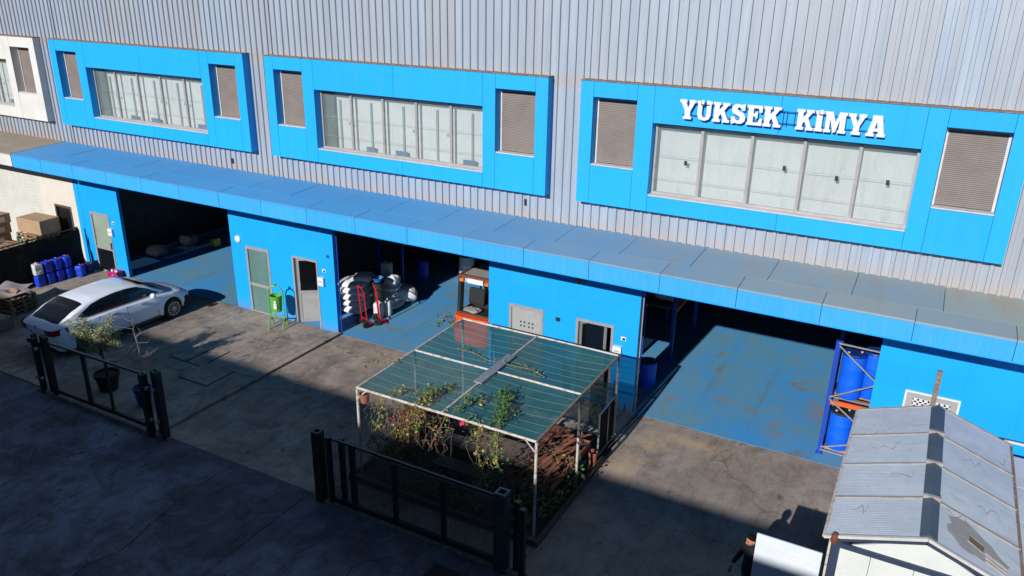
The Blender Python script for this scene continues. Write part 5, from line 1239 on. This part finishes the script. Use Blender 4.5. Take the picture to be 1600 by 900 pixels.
for fnr, x0_, y0_, dx_ in ((onleft,3.7,-3.3,.55),(onleft,3.5,-2.75,.5),(onleft,4.1,-4.4,.4),(onleft,3.6,-5.6,.3),(onroof,5.2,-3.2,.5),(onroof,5.5,-4.6,.4),(onroof,5.0,-5.3,.5),(onroof,5.8,-2.5,.25)):
    pts = [fnr(x0_+dx_*i/7, y0_+.045*math.sin(i*1.9+x0_*9)+random.uniform(-.03,.03)+random.choice((-.01,.03))*i, .012) for i in range(8)]; MB().tube(pts, [.001,.004,.002,.005,.003,.006,.002,.001], 4).build('mastic_streak', mat('dark_mastic',(.17,.155,.14),rough=.9), T)
# walls
WX0, WX1, WY0, WY1 = 3.44, 6.05, -6.30, -1.72
MB().box(WX0,WX0+.05,WY0+.12,WY1,0,2.44).build('side_wall', HUTW, T); MB().box(WX1-.05,WX1,WY0+.12,WY1,0,2.44).build('side_wall', HUTW, T); MB().box(WX0+.05,WX1-.05,WY1-.05,WY1,0,2.44).build('back_wall', HUTW, T)
for x in (WX0,WX1-.13): MB().box(x,x+.13,WY0-.02,WY0+.115,0,2.42).build('corner_post', HUTF, T)
MB().box(WX0+.13,WX1-.13,WY0-.015,WY0+.05,2.28,2.38).build('tie_beam', HUTF, T)
MB().bar((WX0+.06,WY0,2.44),(RX,WY0,2.875),.06,.09).build('gable_beam', HUTF, T); MB().bar((RX,WY0,2.875),(WX1-.06,WY0,2.44),.06,.09).build('gable_beam', HUTF, T)
MB().prism([(WX0+.3,2.382),(WX1-.3,2.382),(RX+.05,2.83),(RX-.05,2.83)], WY0+.02, WY0+.05).build('gable_panel', HUTW, T)
xw = [WX0+.13,4.05,4.70,5.35,WX1-.13]
for i in range(4): MB().box(xw[i]+.004,xw[i+1]-.004,WY0+.02,WY0+.05,.1,2.279).build('front_panel', HUTW, T)
MB().box(WX0-.05,WX0-.012,WY0-.03,WY0+.03,0,2.4).build('corner_strip', OLDWH, T)
MB().lathe([(0,0),(.055,0),(.07,.05),(.07,.12),(.05,.17),(0,.19)], (WX0+.03,WY0-.08,2.40), 14).build('rusty_cap', RUSTD, T)
T = thing('lean_to_roof','lower grey sheet roof beside the hut at the right edge of the picture','roof',(7.5,-4,0))
for k in range(4): MB().box(6.215,9.5,HY0+1.2*k+.01,HY0+1.2*(k+1)-.01,2.22,2.26).build('roof_sheet', SHEETR, T)
for x in (6.4,9.3):
    for y in (-6.2,-1.8): MB().box(x-.04,x+.04,y-.04,y+.04,0,2.22).build('post', STEEL, T)
MB().tube([(6.05,-1.50,2.52),(9.4,-1.45,2.50)], .03, 8).build('rail', OLDWH, T)

# ================================================================ WHITE PANEL
T = thing('white_panel','white sheet metal panel standing upright beside the man in black','panel',(2.8,-6.28,0))
MB().box(2.24,3.33,-6.31,-6.275,.06,2.05).build('sheet', mat('panel_white',(.68,.74,.80),(.62,.68,.74),2,.4), T, .004)
MB().box(2.43,3.15,-6.316,-6.311,1.72,1.87).build('pale_label', SIGNW, T)
for x in (2.30,3.26): MB().box(x-.03,x+.03,-6.45,-6.15,0,.06).build('foot', BLKM, T)
MB().box(3.331,3.345,-6.30,-6.285,.06,2.05).build('edge_strip', BLKM, T)

# ================================================================ PERSON
def skin(name, verts, edges, radii, m, parent, sub=2, root=0):
    me = bpy.data.meshes.new(name); me.from_pydata([tuple(v) for v in verts], edges, []); o = bpy.data.objects.new(name+'_tmp', me); COL.objects.link(o)
    sk = o.modifiers.new('skin', 'SKIN'); sk.use_smooth_shade = True
    for i, r in enumerate(radii):
        r = r if isinstance(r, tuple) else (r, r); me.skin_vertices[0].data[i].radius = r; me.skin_vertices[0].data[i].use_root = (i == root)
    sb = o.modifiers.new('sub', 'SUBSURF'); sb.levels = sub; sb.render_levels = sub
    dg = bpy.context.evaluated_depsgraph_get(); dg.update()
    nm = bpy.data.meshes.new_from_object(o.evaluated_get(dg)); bpy.data.objects.remove(o)
    nm.name = name; nm.materials.clear(); nm.materials.append(m)
    nm.polygons.foreach_set('use_smooth', [True]*len(nm.polygons))
    r = bpy.data.objects.new(name, nm); COL.objects.link(r); r.parent = parent; ORG[r.name] = ORG[parent.name]; return r
# local frame: the man faces -Y, stands on the origin; figure 1.76 m tall
T = thing('person','man in a black jacket with dark hair walking beside the white panel','person',(2.16,-5.98,0),-.75)
V = [(0,0,.95),(0,.01,1.15),(0,.0,1.34),(0,-.01,1.46),(0,-.02,1.53),            # 0-4 pelvis..neck
     (.09,0,.90),(.10,-.08,.50),(.10,.0,.10),(.10,-.14,.05),                    # 5-8 right leg (front)
     (-.09,0,.90),(-.10,.08,.50),(-.10,.20,.12),(-.10,.08,.05),                 # 9-12 left leg (back)
     (.19,.0,1.41),(.27,.04,1.14),(.29,-.06,.92),                               # 13-15 arm
     (-.19,.0,1.41),(-.28,-.02,1.14),(-.30,-.16,.94)]                           # 16-18 arm
E_ = [(0,1),(1,2),(2,3),(3,4),(0,5),(5,6),(6,7),(7,8),(0,9),(9,10),(10,11),(11,12),(3,13),(13,14),(14,15),(3,16),(16,17),(17,18)]
Rr = [(.16,.12),(.155,.115),(.175,.125),(.12,.10),(.058,.058),(.10,.10),(.065,.065),(.045,.05),(.04,.035),(.10,.10),(.065,.065),(.045,.05),(.04,.035),(.075,.075),(.052,.052),(.038,.038),(.075,.075),(.052,.052),(.038,.038)]
skin('body', V, E_, Rr, JACKET, T)
# head
hm = Matrix.Translation((0,-.05,1.655)) @ Matrix.Rotation(.28,4,'X')
def hb(fn_b): fn_b.v = [tuple(hm @ Vector(v)) for v in fn_b.v]; return fn_b
def headfn(i, j):
    ph = PI*i; th = 2*PI*j; x = .078*math.sin(ph)*math.cos(th); y = .098*math.sin(ph)*math.sin(th); z = -.118*math.cos(ph)
    if z < -.02: k = 1-.30*min(1, (-.02-z)/.10); x *= k; y = y*(1-.18*min(1, (-.02-z)/.1))-.010*min(1,(-.02-z)/.1)
    if y < -.06 and abs(x) < .02 and -.035 < z < .02: y -= .022*(1-abs(x)/.02)
    if y < -.05 and .005 < z < .03 and .015 < abs(x) < .05: y += .010
    return (x, y, z)
hb(MB().grid(headfn, 26, 40, True, True)).build('head', SKIN, T, local=True)
b = MB(); b.lathe([(0,-.028),(.010,-.016),(.010,-.004),(0,.006)], (0,-.103,-.012), 8); hb(b).build('nose', SKIN, T, local=True)
for sx in (1,-1):
    b = MB(); b.lathe([(0,-.03),(.016,-.018),(.018,.012),(0,.03)], (sx*.080,.005,.0), 10); hb(b).build('ear', SKIN, T, local=True)
    b = MB(); b.lathe([(0,-.010),(.009,0),(0,.010)], (sx*.030,-.086,.016), 10); hb(b).build('eye', BLKM, T, local=True)
    b = MB(); b.bar((sx*.014,-.094,.035),(sx*.048,-.084,.037),.010,.008); hb(b).build('eyebrow', HAIR, T, local=True)
b = MB(); b.bar((-.022,-.096,-.058),(.022,-.096,-.058),.008,.007); hb(b).build('mouth', mat('lips',(.35,.10,.08),rough=.6), T, local=True)
def hairfn(i, j):
    ph = PI*(.46+.54*i); th = 2*PI*j; back = (math.sin(th)+1)/2; ph = PI*(1-(1-(.46+.0*i))*(1-i)*(.46+.66*back))
    k = 1.10+.035*math.sin(17*th+3*i)*math.sin(9*ph)+.03*math.sin(29*th); x = .078*k*math.sin(ph)*math.cos(th); y = .098*k*math.sin(ph)*math.sin(th)+.004; z = -.118*k*math.cos(ph); return (x, y, z)
hb(MB().grid(hairfn, 12, 48, True, True)).build('hair', HAIR, T, local=True)
MB().lathe([(.075,-.03),(.085,0),(.078,.03),(.06,.035)], (0,-.012,1.49), 18).build('collar', JACKET, T, local=True)
def hand(w, sg):
    x, y, z = w; V = [(x,y,z),(x,y-.01,z-.05),(x,y-.02,z-.09)]; Ee = [(0,1),(1,2)]; R = [(.026,.020),(.040,.020),(.036,.017)]
    for k, ln in enumerate((.070,.080,.075,.058)):
        fx = (k-1.5)*.019; i = len(V); V += [(x+sg*.0,y-.02+fx,z-.10),(x-sg*.008,y-.025+fx,z-.10-ln*.5),(x-sg*.022,y-.03+fx,z-.10-ln)]; Ee += [(2,i),(i,i+1),(i+1,i+2)]; R += [.0095,.009,.0075]
    i = len(V); V += [(x-sg*.012,y-.050,z-.06),(x-sg*.022,y-.072,z-.09)]; Ee += [(1,i),(i,i+1)]; R += [.012,.009]
    skin('hand', V, Ee, R, SKIN, T, 1)
hand((.292,-.075,.90),1); hand((-.302,-.175,.92),-1)
for sx, yy in ((1,-.10),(-1,.12)): MB().rbox((sx*.10,yy,.045),(.10,.27,.09)).build('shoe', BLACK, T, .02, local=True)
